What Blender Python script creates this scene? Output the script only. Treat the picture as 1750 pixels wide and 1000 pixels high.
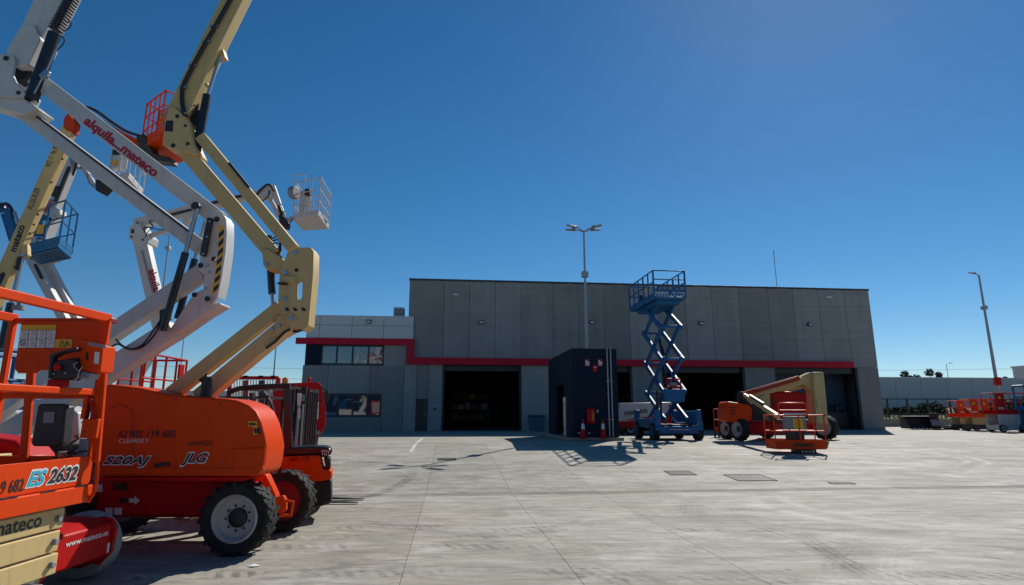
import bpy, bmesh, math, random
from mathutils import Vector, Matrix
random.seed(7)
V = Vector
rad = math.radians
for o in list(bpy.data.objects): bpy.data.objects.remove(o)
sc = bpy.context.scene
COL = sc.collection

# ------------------------------------------------------------------ camera
PITCH = math.atan(208/1000.)
CAM = V((0, 0, 1.78))
cd = bpy.data.cameras.new('camera'); cam = bpy.data.objects.new('camera', cd); COL.objects.link(cam)
cd.sensor_width = 36; cd.lens = 36*1000/1750.; cd.clip_start = .05; cd.clip_end = 4000
cam.location = CAM; cam.rotation_euler = (math.pi/2+PITCH, 0, 0)
sc.camera = cam

# ------------------------------------------------------------------ sky and sun
SUN_AZ, SUN_EL = rad(30), rad(40)          # azimuth to the right of the view direction
w = bpy.data.worlds.new('World'); sc.world = w; w.use_nodes = True
nt = w.node_tree; nt.nodes.clear()
sky = nt.nodes.new('ShaderNodeTexSky'); sky.sky_type = 'NISHITA'; sky.sun_disc = False
sky.sun_elevation = SUN_EL; sky.sun_rotation = SUN_AZ
sky.altitude = 600; sky.air_density = .9; sky.dust_density = .1; sky.ozone_density = 4.0
bg = nt.nodes.new('ShaderNodeBackground'); bg.inputs['Strength'].default_value = .077
out = nt.nodes.new('ShaderNodeOutputWorld')
hs = nt.nodes.new('ShaderNodeHueSaturation'); hs.inputs['Saturation'].default_value = 1.27; hs.inputs['Hue'].default_value = .494
nt.links.new(sky.outputs[0], hs.inputs['Color']); nt.links.new(hs.outputs[0], bg.inputs[0]); nt.links.new(bg.outputs[0], out.inputs[0])
sd = bpy.data.lights.new('sun', 'SUN'); sd.energy = 4.5; sd.angle = rad(.53); sd.color = (1, .95, .87)
sun = bpy.data.objects.new('sun', sd); COL.objects.link(sun)
SUNV = V((math.sin(SUN_AZ)*math.cos(SUN_EL), math.cos(SUN_AZ)*math.cos(SUN_EL), math.sin(SUN_EL)))
sun.rotation_euler = SUNV.to_track_quat('Z', 'Y').to_euler(); sun.location = (30, 60, 60)
sc.view_settings.view_transform = 'Standard'; sc.view_settings.look = 'None'
sc.view_settings.exposure = .1; sc.view_settings.gamma = 1

# ------------------------------------------------------------------ the site: grid turned by 6 degrees, yard rising beyond the drain
TH = rad(6); CT, ST = math.cos(TH), math.sin(TH)
S = V((CT, ST, 0)); N = V((-ST, CT, 0)); ZZ = V((0, 0, 1))
ZF = .63
T_DRAIN, T_TOP = 13.9, 25.
def zt(t): return 0. if t < T_DRAIN else min(ZF, (t-T_DRAIN)*ZF/(T_TOP-T_DRAIN))
def gz(x, y): return zt(-x*ST+y*CT)
def W(s, t, z=0.): return S*s+N*t+V((0, 0, z))
cp, sp = math.cos(PITCH), math.sin(PITCH)
def ray(px, py):
    u, v = (px-875)/1000., (500-py)/1000.
    return V((u, cp-v*sp, sp+v*cp))
def P(px, py, Y):
    d = ray(px, py); return CAM+d*(Y/d.y)
def PX(px, py, X):
    d = ray(px, py); return CAM+d*(X/d.x)
def PT(px, py, T):
    d = ray(px, py); return CAM+d*(T/(d.x*-ST+d.y*CT))
def fs(px, py, T): return PT(px, py, T).dot(S)
def fz(px, py, T): return PT(px, py, T).z
def G(px, py):
    d = ray(px, py); p = None; z = 0
    for _ in range(40):
        p = CAM+d*((z-CAM.z)/d.z); z = gz(p.x, p.y)
    return p

# ------------------------------------------------------------------ mesh helpers
WM = {}
class B:
    def __init__(s, M=None): s.v = []; s.f = []; s.M = M
    def add(s, vs, fs_):
        n = len(s.v)
        s.v += [s.M @ V(a) if s.M else V(a) for a in vs]
        s.f += [tuple(i+n for i in f) for f in fs_]; return s
    BF = [(0, 3, 2, 1), (4, 5, 6, 7), (0, 1, 5, 4), (1, 2, 6, 5), (2, 3, 7, 6), (3, 0, 4, 7)]
    def span(s, a, b):
        (x0, y0, z0), (x1, y1, z1) = a, b
        return s.add([(x0, y0, z0), (x1, y0, z0), (x1, y1, z0), (x0, y1, z0), (x0, y0, z1), (x1, y0, z1), (x1, y1, z1), (x0, y1, z1)], B.BF)
    def box(s, c, d, ax=None):
        c = V(c); X, Y, Z = ax or (V((1, 0, 0)), V((0, 1, 0)), ZZ)
        h = [q/2. for q in d]
        return s.add([c+X*i*h[0]+Y*j*h[1]+Z*k*h[2] for k in (-1, 1) for i, j in ((-1, -1), (1, -1), (1, 1), (-1, 1))], B.BF)
    def beam(s, p, q, wd, h, up=None, ext=0):
        """box from p to q; wd across (horizontal), h in the plane of up"""
        p, q = V(p), V(q); X = (q-p).normalized(); up = V(up) if up else (ZZ if abs(X.z) < .99 else V((1, 0, 0)))
        Y = up.cross(X).normalized(); Z = X.cross(Y)
        return s.box((p+q)/2, ((q-p).length+2*ext, wd, h), (X, Y, Z))
    def tube(s, pts, r, n=8, closed=False):
        pts = [V(p) for p in pts]; m = len(pts); rings = []; prev = None
        for i, p in enumerate(pts):
            if closed: t = pts[(i+1) % m]-pts[i-1]
            else: t = pts[min(i+1, m-1)]-pts[max(i-1, 0)]
            t.normalize()
            a = prev if prev is not None else (ZZ if abs(t.z) < .9 else V((1, 0, 0)))
            a = (a-t*a.dot(t))
            if a.length < 1e-4: a = t.orthogonal()
            a.normalize(); prev = a; b = t.cross(a)
            rings.append([p+(a*math.cos(2*math.pi*k/n)+b*math.sin(2*math.pi*k/n))*r for k in range(n)])
        vs = [v for r_ in rings for v in r_]; f = []
        for i in range(m if closed else m-1):
            j = (i+1) % m
            for k in range(n):
                l = (k+1) % n; f.append((i*n+k, i*n+l, j*n+l, j*n+k))
        if not closed: f += [tuple(range(n))[::-1], tuple((m-1)*n+k for k in range(n))]
        return s.add(vs, f)
    def cyl(s, p, q, r, r2=None, n=20):
        p, q = V(p), V(q); t = (q-p).normalized(); a = t.orthogonal().normalized(); b = t.cross(a); r2 = r if r2 is None else r2
        ring = lambda c, R: [c+(a*math.cos(2*math.pi*k/n)+b*math.sin(2*math.pi*k/n))*R for k in range(n)]
        return s.add(ring(p, r)+ring(q, r2), [(k, (k+1) % n, n+(k+1) % n, n+k) for k in range(n)]+[tuple(range(n))[::-1], tuple(range(n, 2*n))])
    def prism(s, poly, off):
        n = len(poly); off = V(off); poly = [V(p) for p in poly]
        return s.add(poly+[p+off for p in poly], [(k, (k+1) % n, n+(k+1) % n, n+k) for k in range(n)]+[tuple(range(n))[::-1], tuple(range(n, 2*n))])
    def lathe(s, c, axis, prof, n=32):
        """closed profile of (radius, offset along axis)"""
        c = V(c); t = V(axis).normalized(); a = t.orthogonal().normalized(); b = t.cross(a); m = len(prof); vs = []; f = []
        for k in range(n):
            d = a*math.cos(2*math.pi*k/n)+b*math.sin(2*math.pi*k/n)
            vs += [c+d*r+t*o for r, o in prof]
        for k in range(n):
            k2 = (k+1) % n
            for i in range(m):
                j = (i+1) % m
                if prof[i][0] < 1e-6 and prof[j][0] < 1e-6: continue
                f.append((k*m+i, k*m+j, k2*m+j, k2*m+i))
        return s.add(vs, f)
    def build(s, name, mat, parent=None, bevel=0, seg=2, ang=35, label=None, kind=None):
        inv = WM[parent.name].inverted() if parent is not None else Matrix()
        me = bpy.data.meshes.new(name); me.from_pydata([inv @ v for v in s.v], [], s.f)
        bm = bmesh.new(); bm.from_mesh(me); bmesh.ops.remove_doubles(bm, verts=bm.verts, dist=1e-5); bmesh.ops.recalc_face_normals(bm, faces=bm.faces)
        bm.to_mesh(me); bm.free()
        me.materials.append(MAT[mat] if isinstance(mat, str) else mat)
        for p in me.polygons: p.use_smooth = True
        me.set_sharp_from_angle(angle=rad(ang))
        o = bpy.data.objects.new(name, me); COL.objects.link(o)
        if parent is not None: o.parent = parent; WM[o.name] = WM[parent.name]
        else: WM[o.name] = Matrix()
        if bevel:
            m = o.modifiers.new('bevel', 'BEVEL'); m.width = bevel; m.segments = seg; m.limit_method = 'ANGLE'; m.angle_limit = rad(30); m.harden_normals = False
        if label: o['label'] = label
        if kind: o['kind'] = kind
        return o
def thing(name, label, cat, loc=(0, 0, 0), rz=0, group=None):
    o = bpy.data.objects.new(name, None); COL.objects.link(o); o.empty_display_size = .2
    o.location = loc; o.rotation_euler = (0, 0, rz)
    WM[o.name] = Matrix.Translation(V(loc)) @ Matrix.Rotation(rz, 4, 'Z')
    o['label'] = label; o['category'] = cat
    if group: o['group'] = group
    return o
def tag(o, label, cat, group=None):
    o['label'] = label; o['category'] = cat
    if group: o['group'] = group
    return o
def text(parent, st, A, Bp, h, n, mat, bold=0., shear=0., name='lettering', proud=.003):
    """lettering fitted on the base line A-Bp, cap height h, facing n"""
    cu = bpy.data.curves.new('t', 'FONT'); cu.body = st; cu.size = 1; cu.shear = shear; cu.offset = bold; cu.extrude = 0; cu.resolution_u = 3
    ob = bpy.data.objects.new('t', cu); me = bpy.data.meshes.new_from_object(ob)
    bpy.data.objects.remove(ob); bpy.data.curves.remove(cu)
    xs = [v.co.x for v in me.vertices]; ys = [v.co.y for v in me.vertices]
    x0, x1 = min(xs), max(xs); A, Bp, n = V(A), V(Bp), V(n).normalized()
    r = Bp-A; L = r.length; r.normalize(); up = n.cross(r).normalized()
    k = L/(x1-x0); kv = h/.7
    inv = WM[parent.name].inverted()
    for v in me.vertices:
        v.co = inv @ (A+r*((v.co.x-x0)*k)+up*(v.co.y*kv)+n*proud)
    me.materials.append(MAT[mat]); me.name = name
    o = bpy.data.objects.new(name, me); COL.objects.link(o); o.parent = parent; WM[o.name] = WM[parent.name]
    return o

# ------------------------------------------------------------------ materials
MAT = {}
def mat(name, col, rough=.5, metal=0., dirt=.25, scale=3., bump=0., bscale=40., spec=.5, dirtcol=None, coat=0., rvar=.12, emit=None, wear=0.):
    m = bpy.data.materials.new(name); m.use_nodes = True; nt = m.node_tree; nd = nt.nodes; lk = nt.links
    b = nd['Principled BSDF']; b.inputs['Metallic'].default_value = metal; b.inputs['Specular IOR Level'].default_value = spec
    if coat: b.inputs['Coat Weight'].default_value = coat; b.inputs['Coat Roughness'].default_value = .15
    ge = nd.new('ShaderNodeNewGeometry')
    no = nd.new('ShaderNodeTexNoise'); no.inputs['Scale'].default_value = scale; no.inputs['Detail'].default_value = 7; no.inputs['Roughness'].default_value = .65
    lk.new(ge.outputs['Position'], no.inputs['Vector'])
    rp = nd.new('ShaderNodeValToRGB'); rp.color_ramp.elements[0].position = .35; rp.color_ramp.elements[1].position = .7
    lk.new(no.outputs['Fac'], rp.inputs['Fac'])
    mx = nd.new('ShaderNodeMix'); mx.data_type = 'RGBA'
    dc = dirtcol or tuple(c*.55+.03 for c in col)
    mx.inputs[6].default_value = (*col, 1); mx.inputs[7].default_value = (*dc, 1)
    mu = nd.new('ShaderNodeMath'); mu.operation = 'MULTIPLY'; mu.inputs[1].default_value = dirt
    lk.new(rp.outputs['Color'], mu.inputs[0]); lk.new(mu.outputs[0], mx.inputs[0]); lk.new(mx.outputs[2], b.inputs['Base Color'])
    if wear:
        mp = nd.new('ShaderNodeMapping'); mp.inputs['Scale'].default_value = (7, 7, .7); lk.new(ge.outputs['Position'], mp.inputs['Vector'])
        n3 = nd.new('ShaderNodeTexNoise'); n3.inputs['Scale'].default_value = 1; n3.inputs['Detail'].default_value = 8; n3.inputs['Roughness'].default_value = .7; lk.new(mp.outputs[0], n3.inputs['Vector'])
        n4 = nd.new('ShaderNodeTexNoise'); n4.inputs['Scale'].default_value = 16; n4.inputs['Detail'].default_value = 10; n4.inputs['Roughness'].default_value = .8; lk.new(ge.outputs['Position'], n4.inputs['Vector'])
        pr = None
        for nn, lo_, hi_, am, cc in ((n3, .52, .78, wear, tuple(c*.5+.010 for c in col)), (n4, .60, .70, wear*1.1, tuple(c*.62+.05 for c in col))):
            mr_ = nd.new('ShaderNodeMapRange'); mr_.inputs[1].default_value = lo_; mr_.inputs[2].default_value = hi_; mr_.inputs[4].default_value = am; lk.new(nn.outputs['Fac'], mr_.inputs[0])
            m3 = nd.new('ShaderNodeMix'); m3.data_type = 'RGBA'; lk.new(mr_.outputs[0], m3.inputs[0]); lk.new(pr or mx.outputs[2], m3.inputs[6]); m3.inputs[7].default_value = (*cc, 1); pr = m3.outputs[2]
        lk.new(pr, b.inputs['Base Color'])
    r2 = nd.new('ShaderNodeMapRange'); r2.inputs[3].default_value = max(.03, rough-rvar); r2.inputs[4].default_value = min(1, rough+rvar)
    lk.new(no.outputs['Fac'], r2.inputs[0]); lk.new(r2.outputs[0], b.inputs['Roughness'])
    if bump:
        n2 = nd.new('ShaderNodeTexNoise'); n2.inputs['Scale'].default_value = bscale; n2.inputs['Detail'].default_value = 5
        lk.new(ge.outputs['Position'], n2.inputs['Vector'])
        bu = nd.new('ShaderNodeBump'); bu.inputs['Strength'].default_value = bump; bu.inputs['Distance'].default_value = .02
        lk.new(n2.outputs['Fac'], bu.inputs['Height']); lk.new(bu.outputs[0], b.inputs['Normal'])
    if emit:
        b.inputs['Emission Color'].default_value = (*emit[:3], 1); b.inputs['Emission Strength'].default_value = emit[3]
    MAT[name] = m; return m
mat('orange', (.74, .062, .005), .42, dirt=.3, scale=2.2, spec=.12, dirtcol=(.48, .035, .004), wear=.5)
mat('orange_dull', (.55, .05, .006), .5, dirt=.4, scale=4, spec=.15, wear=.5)
mat('red', (.50, .010, .010), .42, dirt=.3, scale=2.5, spec=.14, dirtcol=(.3, .010, .010), wear=.5)
mat('red_dark', (.22, .012, .016), .45, dirt=.4, scale=2.5)
mat('band_red', (.52, .006, .03), .5, dirt=.15, scale=.6, spec=.2, dirtcol=(.4, .006, .03))
mat('cream', (.60, .445, .20), .45, dirt=.3, scale=2.2, spec=.2, dirtcol=(.42, .30, .12), wear=.5)
mat('white', (.56, .56, .55), .4, dirt=.28, scale=2.5, dirtcol=(.33, .31, .28), spec=.35, wear=.5)
mat('blue', (.012, .125, .31), .45, dirt=.35, scale=3, spec=.3, wear=.5)
mat('navy', (.005, .016, .034), .6, dirt=.3, scale=.7, spec=.15, dirtcol=(.012, .022, .036))
mat('rubber', (.016, .016, .017), .8, dirt=.45, scale=9, spec=.25, dirtcol=(.06, .057, .05), bump=.15, bscale=30)
mat('rubber_grey', (.30, .29, .27), .8, dirt=.5, scale=9, bump=.15, bscale=30)
mat('black', (.012, .012, .014), .5, dirt=.35, scale=6, dirtcol=(.05, .05, .05))
mat('black_gloss', (.012, .014, .022), .28, dirt=.25, scale=5)
mat('steel', (.42, .43, .44), .35, metal=.9, dirt=.3, scale=8)
mat('galv', (.36, .38, .40), .45, metal=.5, dirt=.3, scale=8)
mat('rim', (.50, .49, .47), .45, dirt=.4, scale=7, dirtcol=(.25, .22, .18))
mat('decal_white', (.72, .72, .70), .5, dirt=.15)
mat('decal_black', (.012, .012, .012), .5, dirt=.1)
mat('decal_red', (.42, .008, .03), .5, dirt=.1)
mat('decal_yellow', (.75, .42, .02), .5, dirt=.15)
mat('decal_cyan', (.03, .42, .58), .5, dirt=.1)
mat('amber', (.75, .18, .01), .2, dirt=.1)
mat('frame_dark', (.018, .022, .03), .4, dirt=.2)
mat('cladding', (.56, .56, .56), .45, dirt=.12, scale=.5)
mat('cap', (.03, .033, .04), .4, dirt=.2)
mat('grass', (.16, .14, .06), .9, dirt=.6, scale=.5, bump=.6, bscale=5)
mat('leaf', (.04, .06, .022), .85, dirt=.5, scale=1.5, spec=.15)
mat('bark', (.08, .06, .04), .9)
mat('beige', (.34, .28, .20), .8, dirt=.4, scale=.8, bump=.2)
mat('far_white', (.50, .50, .50), .7, dirt=.2, scale=.15)
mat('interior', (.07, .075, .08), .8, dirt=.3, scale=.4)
mat('partition', (.09, .13, .18), .7, dirt=.3, scale=.4)
mat('paper', (.75, .74, .70), .8, dirt=.1)
mat('grey_plastic', (.22, .23, .25), .55, dirt=.25)
mat('paint_line', (.62, .62, .58), .6, dirt=.6, scale=5)
mat('lamp_glass', (.55, .57, .6), .25, dirt=.1)
mat('blue_light', (.03, .12, .17), .45, dirt=.3, scale=4)

def glassmat(name, col, rough=.03, spec=1.):
    m = bpy.data.materials.new(name); m.use_nodes = True; b = m.node_tree.nodes['Principled BSDF']
    b.inputs['Base Color'].default_value = (*col, 1); b.inputs['Roughness'].default_value = rough; b.inputs['IOR'].default_value = 1.75
    b.inputs['Specular IOR Level'].default_value = spec
    MAT[name] = m
glassmat('glass', (.008, .016, .028)); glassmat('glass_cab', (.03, .05, .07))

def nodes(m): return m.node_tree.nodes, m.node_tree.links
def concrete_wall():
    m = mat('wall_concrete', (.285, .282, .268), .85, dirt=.55, scale=.55, dirtcol=(.195, .198, .19), bump=.25, bscale=9)
    nd, lk = nodes(m); b = nd['Principled BSDF']
    src = b.inputs['Base Color'].links[0].from_socket
    oi = nd.new('ShaderNodeObjectInfo'); mr = nd.new('ShaderNodeMapRange'); mr.inputs[3].default_value = .80; mr.inputs[4].default_value = 1.17
    lk.new(oi.outputs['Random'], mr.inputs[0])
    ge = nd.new('ShaderNodeNewGeometry'); sx = nd.new('ShaderNodeMapping'); sx.inputs['Scale'].default_value = (.12, .12, 7)
    lk.new(ge.outputs['Position'], sx.inputs['Vector']); n1 = nd.new('ShaderNodeTexNoise'); n1.inputs['Scale'].default_value = 1; n1.inputs['Detail'].default_value = 4
    lk.new(sx.outputs[0], n1.inputs['Vector'])
    s2 = nd.new('ShaderNodeMapping'); s2.inputs['Scale'].default_value = (2.2, 2.2, .12)
    lk.new(ge.outputs['Position'], s2.inputs['Vector']); n2 = nd.new('ShaderNodeTexNoise'); n2.inputs['Scale'].default_value = 1; n2.inputs['Detail'].default_value = 5
    lk.new(s2.outputs[0], n2.inputs['Vector'])
    ad = nd.new('ShaderNodeMath'); ad.operation = 'ADD'; lk.new(n1.outputs['Fac'], ad.inputs[0]); lk.new(n2.outputs['Fac'], ad.inputs[1])
    m2 = nd.new('ShaderNodeMapRange'); m2.inputs[1].default_value = .6; m2.inputs[2].default_value = 1.4; m2.inputs[3].default_value = .84; m2.inputs[4].default_value = 1.14
    lk.new(ad.outputs[0], m2.inputs[0])
    mm = nd.new('ShaderNodeMath'); mm.operation = 'MULTIPLY'; lk.new(mr.outputs[0], mm.inputs[0]); lk.new(m2.outputs[0], mm.inputs[1])
    vm = nd.new('ShaderNodeVectorMath'); vm.operation = 'SCALE'; lk.new(src, vm.inputs[0]); lk.new(mm.outputs[0], vm.inputs['Scale'])
    lk.new(vm.outputs[0], b.inputs['Base Color'])
concrete_wall()

def yard():
    m = bpy.data.materials.new('yard_concrete'); m.use_nodes = True; MAT['yard'] = m; nd, lk = nodes(m); b = nd['Principled BSDF']
    ge = nd.new('ShaderNodeNewGeometry'); pos = ge.outputs['Position']
    def noise(sc_, scale=1., det=6, ro=.6, dist=0., rot=0):
        mp = nd.new('ShaderNodeMapping'); mp.inputs['Scale'].default_value = sc_; mp.inputs['Rotation'].default_value = (0, 0, rot); lk.new(pos, mp.inputs['Vector'])
        n = nd.new('ShaderNodeTexNoise'); n.inputs['Scale'].default_value = scale; n.inputs['Detail'].default_value = det; n.inputs['Roughness'].default_value = ro; n.inputs['Distortion'].default_value = dist
        lk.new(mp.outputs[0], n.inputs['Vector']); return n.outputs['Fac']
    def mth(op, a, c=None, cl=False):
        n = nd.new('ShaderNodeMath'); n.operation = op; n.use_clamp = cl
        for i, x in enumerate((a, c)):
            if x is None: continue
            if isinstance(x, (int, float)): n.inputs[i].default_value = x
            else: lk.new(x, n.inputs[i])
        return n.outputs[0]
    def rng(x, a, c, d, e):
        n = nd.new('ShaderNodeMapRange'); n.inputs[1].default_value = a; n.inputs[2].default_value = c; n.inputs[3].default_value = d; n.inputs[4].default_value = e
        lk.new(x, n.inputs[0]); return n.outputs[0]
    def mixc(f, a, c):
        n = nd.new('ShaderNodeMix'); n.data_type = 'RGBA'
        if isinstance(f, float): n.inputs[0].default_value = f
        else: lk.new(f, n.inputs[0])
        for i, x in ((6, a), (7, c)):
            if isinstance(x, tuple): n.inputs[i].default_value = (*x, 1)
            else: lk.new(x, n.inputs[i])
        return n.outputs[2]
    big = noise((.16, .3, 1), 1, 6, .6, .4)
    streak = noise((.45, 2.6, 1), 1, 8, .7, .5, rad(5))
    streak2 = noise((.3, 1.7, 1), 1, 8, .72, .9, rad(-13))
    fine = noise((1, 1.6, 1), 11, 10, .78)
    c = mixc(rng(big, .35, .68, 0, 1), (.345, .318, .24), (.42, .392, .32))
    c = mixc(rng(streak, .42, .72, 0, .75), c, (.165, .16, .142))
    c = mixc(rng(streak2, .48, .74, 0, .8), c, (.50, .485, .435))
    c = mixc(rng(fine, .42, .75, 0, .5), c, (.185, .178, .155))
    med = noise((.9, 3.2, 1), 1.6, 8, .75, .6, rad(-4)); c = mixc(rng(med, .5, .64, 0, .6), c, (.17, .16, .128)); c = mixc(rng(med, .45, .33, 0, .6), c, (.54, .52, .45))
    # tyre scuffs left on the slab: arcs with a broken tread
    sep = nd.new('ShaderNodeSeparateXYZ'); lk.new(pos, sep.inputs[0]); X, Y = sep.outputs[0], sep.outputs[1]
    brk = rng(noise((1, 1, 1), 1.3, 4, .6), .36, .52, 0, 1)
    gr = noise((3.2, 3.2, 1), 4, 3, .6)
    patch = rng(noise((.8, .8, 1), 1, 5, .65), .46, .56, 0, .9)
    dash = rng(mth('SINE', mth('ADD', mth('MULTIPLY', X, 34.), mth('MULTIPLY', Y, 16.))), -.5, .5, .1, 1)
    def arc(cx, cy, R, wd, dark, amt, yl=None):
        dx, dy = mth('SUBTRACT', X, cx), mth('SUBTRACT', Y, cy)
        r = mth('SQRT', mth('ADD', mth('MULTIPLY', dx, dx), mth('MULTIPLY', dy, dy)))
        d = mth('ABSOLUTE', mth('SUBTRACT', r, R))
        f = rng(d, wd*.55, wd, 1, 0)
        rib = mth('SINE', mth('MULTIPLY', r, 62.)); f = mth('MULTIPLY', f, rng(rib, -.6, .6, .45, 1))
        if R > 39 and dark: f = mth('MULTIPLY', mth('MULTIPLY', f, dash), patch)
        if yl: f = mth('MULTIPLY', mth('MULTIPLY', f, rng(Y, yl[0]-.6, yl[0]+.5, 0, 1)), rng(Y, yl[1]-.6, yl[1]+.5, 1, 0))
        f = mth('MULTIPLY', mth('MULTIPLY', f, brk), mth('MULTIPLY', rng(gr, .35, .6, .45, 1), min(1., amt*(2.0 if dark else 1.1))))
        return f, ((.085, .083, .078) if dark else (.66, .65, .61))
    for a in ((7.2, 10.9, 3.9, .3, 1, .2, (8.2, 13)), (7.3, 10.8, 3.2, .22, 1, .16, (8.2, 13)), (8.2, 12.3, 3.2, .2, 0, .5, (9.6, 13.4)), (8.4, 12.4, 2.7, .16, 0, .42, (9.6, 13.4)),
              (-40, 5.5, 41.2, .17, 1, .3, (5, 8.2)), (-40, 5.5, 41.75, .17, 1, .28, (5, 8.2)), (30, 4, 26.2, .2, 1, .4, (6, 9.4)), (8.5, 5.0, 5.2, .3, 1, .16, (6.2, 9.5)), (8.6, 5.0, 4.75, .22, 0, .2, (6.2, 9.5)),
              (-1.5, -34, 42.6, .2, 1, .75, (7, 11)), (-1.5, -34, 43.25, .17, 1, .7, (7, 11)), (-3, -50, 57.2, .18, 1, .6, (6, 9)), (-2, -30, 40.1, .14, 1, .55, (9, 11)), (1, -44, 51.3, .16, 1, .6, (6, 9)), (2, 60, 50.3, .18, 1, .45, (8, 12)),
              (-9, 16, 6.3, .18, 1, .4, (12, 17)), (13, 21.5, 3.0, .14, 0, .7, (19, 24)), (13, 21.5, 2.5, .14, 0, .6, (19, 24)), (3, -60, 81.5, .35, 1, .5, (18, 24)), (9, 80, 63, .4, 1, .4, (14, 20)), (15, -30, 46.8, .3, 1, .35, (14, 20))):
        f, cc = arc(*a); c = mixc(f, c, cc)
    bl = noise((.55, .9, 1), .8, 7, .7, 1.4); c = mixc(mth('MULTIPLY', rng(bl, .50, .62, 0, .6), rng(med, .6, .4, .4, 1)), c, (.52, .50, .44))
    # dark smudges
    sm = noise((.6, 1.3, 1), 1, 8, .72, 1.2); c = mixc(mth('MULTIPLY', rng(sm, .54, .66, 0, .75), rng(fine, .3, .6, .5, 1)), c, (.15, .148, .14))
    oi = nd.new('ShaderNodeObjectInfo'); k = rng(oi.outputs['Random'], 0, 1, .90, 1.06)
    vm = nd.new('ShaderNodeVectorMath'); vm.operation = 'SCALE'; lk.new(c, vm.inputs[0]); lk.new(k, vm.inputs['Scale'])
    lk.new(vm.outputs[0], b.inputs['Base Color'])
    lk.new(rng(mth('ADD', mth('MULTIPLY', streak, .6), mth('MULTIPLY', streak2, .4)), .35, .65, .9, .64), b.inputs['Roughness']); b.inputs['Specular IOR Level'].default_value = .22
    bu = nd.new('ShaderNodeBump'); bu.inputs['Strength'].default_value = .12; bu.inputs['Distance'].default_value = .02
    lk.new(mth('ADD', mth('MULTIPLY', fine, .5), streak), bu.inputs['Height']); lk.new(bu.outputs[0], b.inputs['Normal'])
yard()
# ================================================================== THE SETTING
def ground():
    ts = [-60, 0, T_DRAIN-.16, T_DRAIN+.16, T_TOP, T_TOP+.001, 60, 300, 2500]
    lo = lambda t: zt(t)-.06 if t <= T_TOP else zt(t)
    ss = [-1500, -200, -15, 26, 200, 1500]
    b = B(); vs = []; f = []
    for t in ts:
        for s in ss: vs.append(W(s, t, lo(t)))
    n = len(ss)
    for i in range(len(ts)-1):
        for j in range(n-1): f.append((i*n+j, i*n+j+1, (i+1)*n+j+1, (i+1)*n+j))
    b.add(vs, f); g = b.build('ground', 'yard', kind='structure')
    # poured bays of the yard, each its own slab with a recessed joint
    cols = [-16.3, -10.4, -4.45, -.49, 1.47, 3.45, 5.0, 9.0, 13.0, 17.0, 21.5, 26.]
    rows = [(-2., 1.6), (1.6, 7.6), (7.6, T_DRAIN-.16), (T_DRAIN+.16, 19.4), (19.4, T_TOP)]
    gap = .0035
    for i in range(len(cols)-1):
        for t0, t1 in rows:
            a, c = cols[i]+gap, cols[i+1]-gap; u0, u1 = t0+gap, t1-gap
            top = [W(a, u0, zt(u0)), W(c, u0, zt(u0)), W(c, u1, zt(u1)), W(a, u1, zt(u1))]
            B().prism(top, (0, 0, -.055)).build('slab', 'yard', g)
    return g
GROUND = ground()
# drain channel across the yard
dc = thing('drain_channel', 'long narrow drain channel crossing the concrete yard', 'drain', W(0, T_DRAIN, 0), TH)
for e in (-1, 1): B().beam(W(-16, T_DRAIN+e*.088, -.022), W(26, T_DRAIN+e*.088, -.022), .12, .05).build('channel_edge', 'yard', dc)
B().beam(W(-16, T_DRAIN, -.06), W(26, T_DRAIN, -.06), .05, .03).build('channel_bed', 'black', dc)
def grate(px0, px1, py, depth, label):
    a, c = G(px0, py), G(px1, py); r = (c-a); L = r.length; r.normalize(); f = ZZ.cross(r)
    t = thing('drain_grate', label, 'grate', a, group='drain grates in the yard')
    sl = V((0, 0, 0)); up = V((0, 0, gz(*(a+f*depth)[:2])-gz(a.x, a.y)))
    A = [a, c, c+f*depth+up, a+f*depth+up]; A = [p+V((0, 0, .006)) for p in A]
    b = B()
    for i in range(4): b.beam(A[i], A[(i+1) % 4], .05, .012)
    b.build('frame', 'rubber', t)
    B().prism(A, (0, 0, -.004)).build('pit', 'black', t)
    b = B(); n = max(6, int(L/.09))
    for k in range(1, n):
        q = k/n; b.beam(A[0].lerp(A[1], q), A[3].lerp(A[2], q), .035, .014)
    o = b.build('grating', 'rubber', t); o['kind'] = 'stuff'
grate(748, 778, 787, .45, 'small dark drain grate left of the lamp shadow')
grate(1263, 1328, 822, 1.0, 'rectangular drain grate nearest the long drain channel')
grate(1148, 1190, 812, .7, 'square drain grate left of the larger grate near the channel')
grate(1424, 1462, 827.5, .22, 'black slotted grate set in the long drain channel')
# painted line by the office
b = B(); vs = []
for k in range(9):
    q = G(699+21*k/8, 764-14.5*k/8)
    for dx in (0, .13): vs.append(V((q.x+dx, q.y, gz(q.x+dx, q.y)+.004)))
b.add(vs, [(2*k, 2*k+1, 2*k+3, 2*k+2) for k in range(8)])
tag(b.build('painted_line', 'paint_line'), 'short white painted line on the concrete before the office door', 'marking')
a = G(433, 968)
tag(B().prism([a+V((-.07, -.02, .006)), a+V((.02, -.06, .012)), a+V((.09, .0, .006)), a+V((-.01, .05, .02))], (0, 0, .002)).build('paper_scrap', 'paper'), 'small white scrap of paper on the concrete near the big wheel', 'paper')

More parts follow.
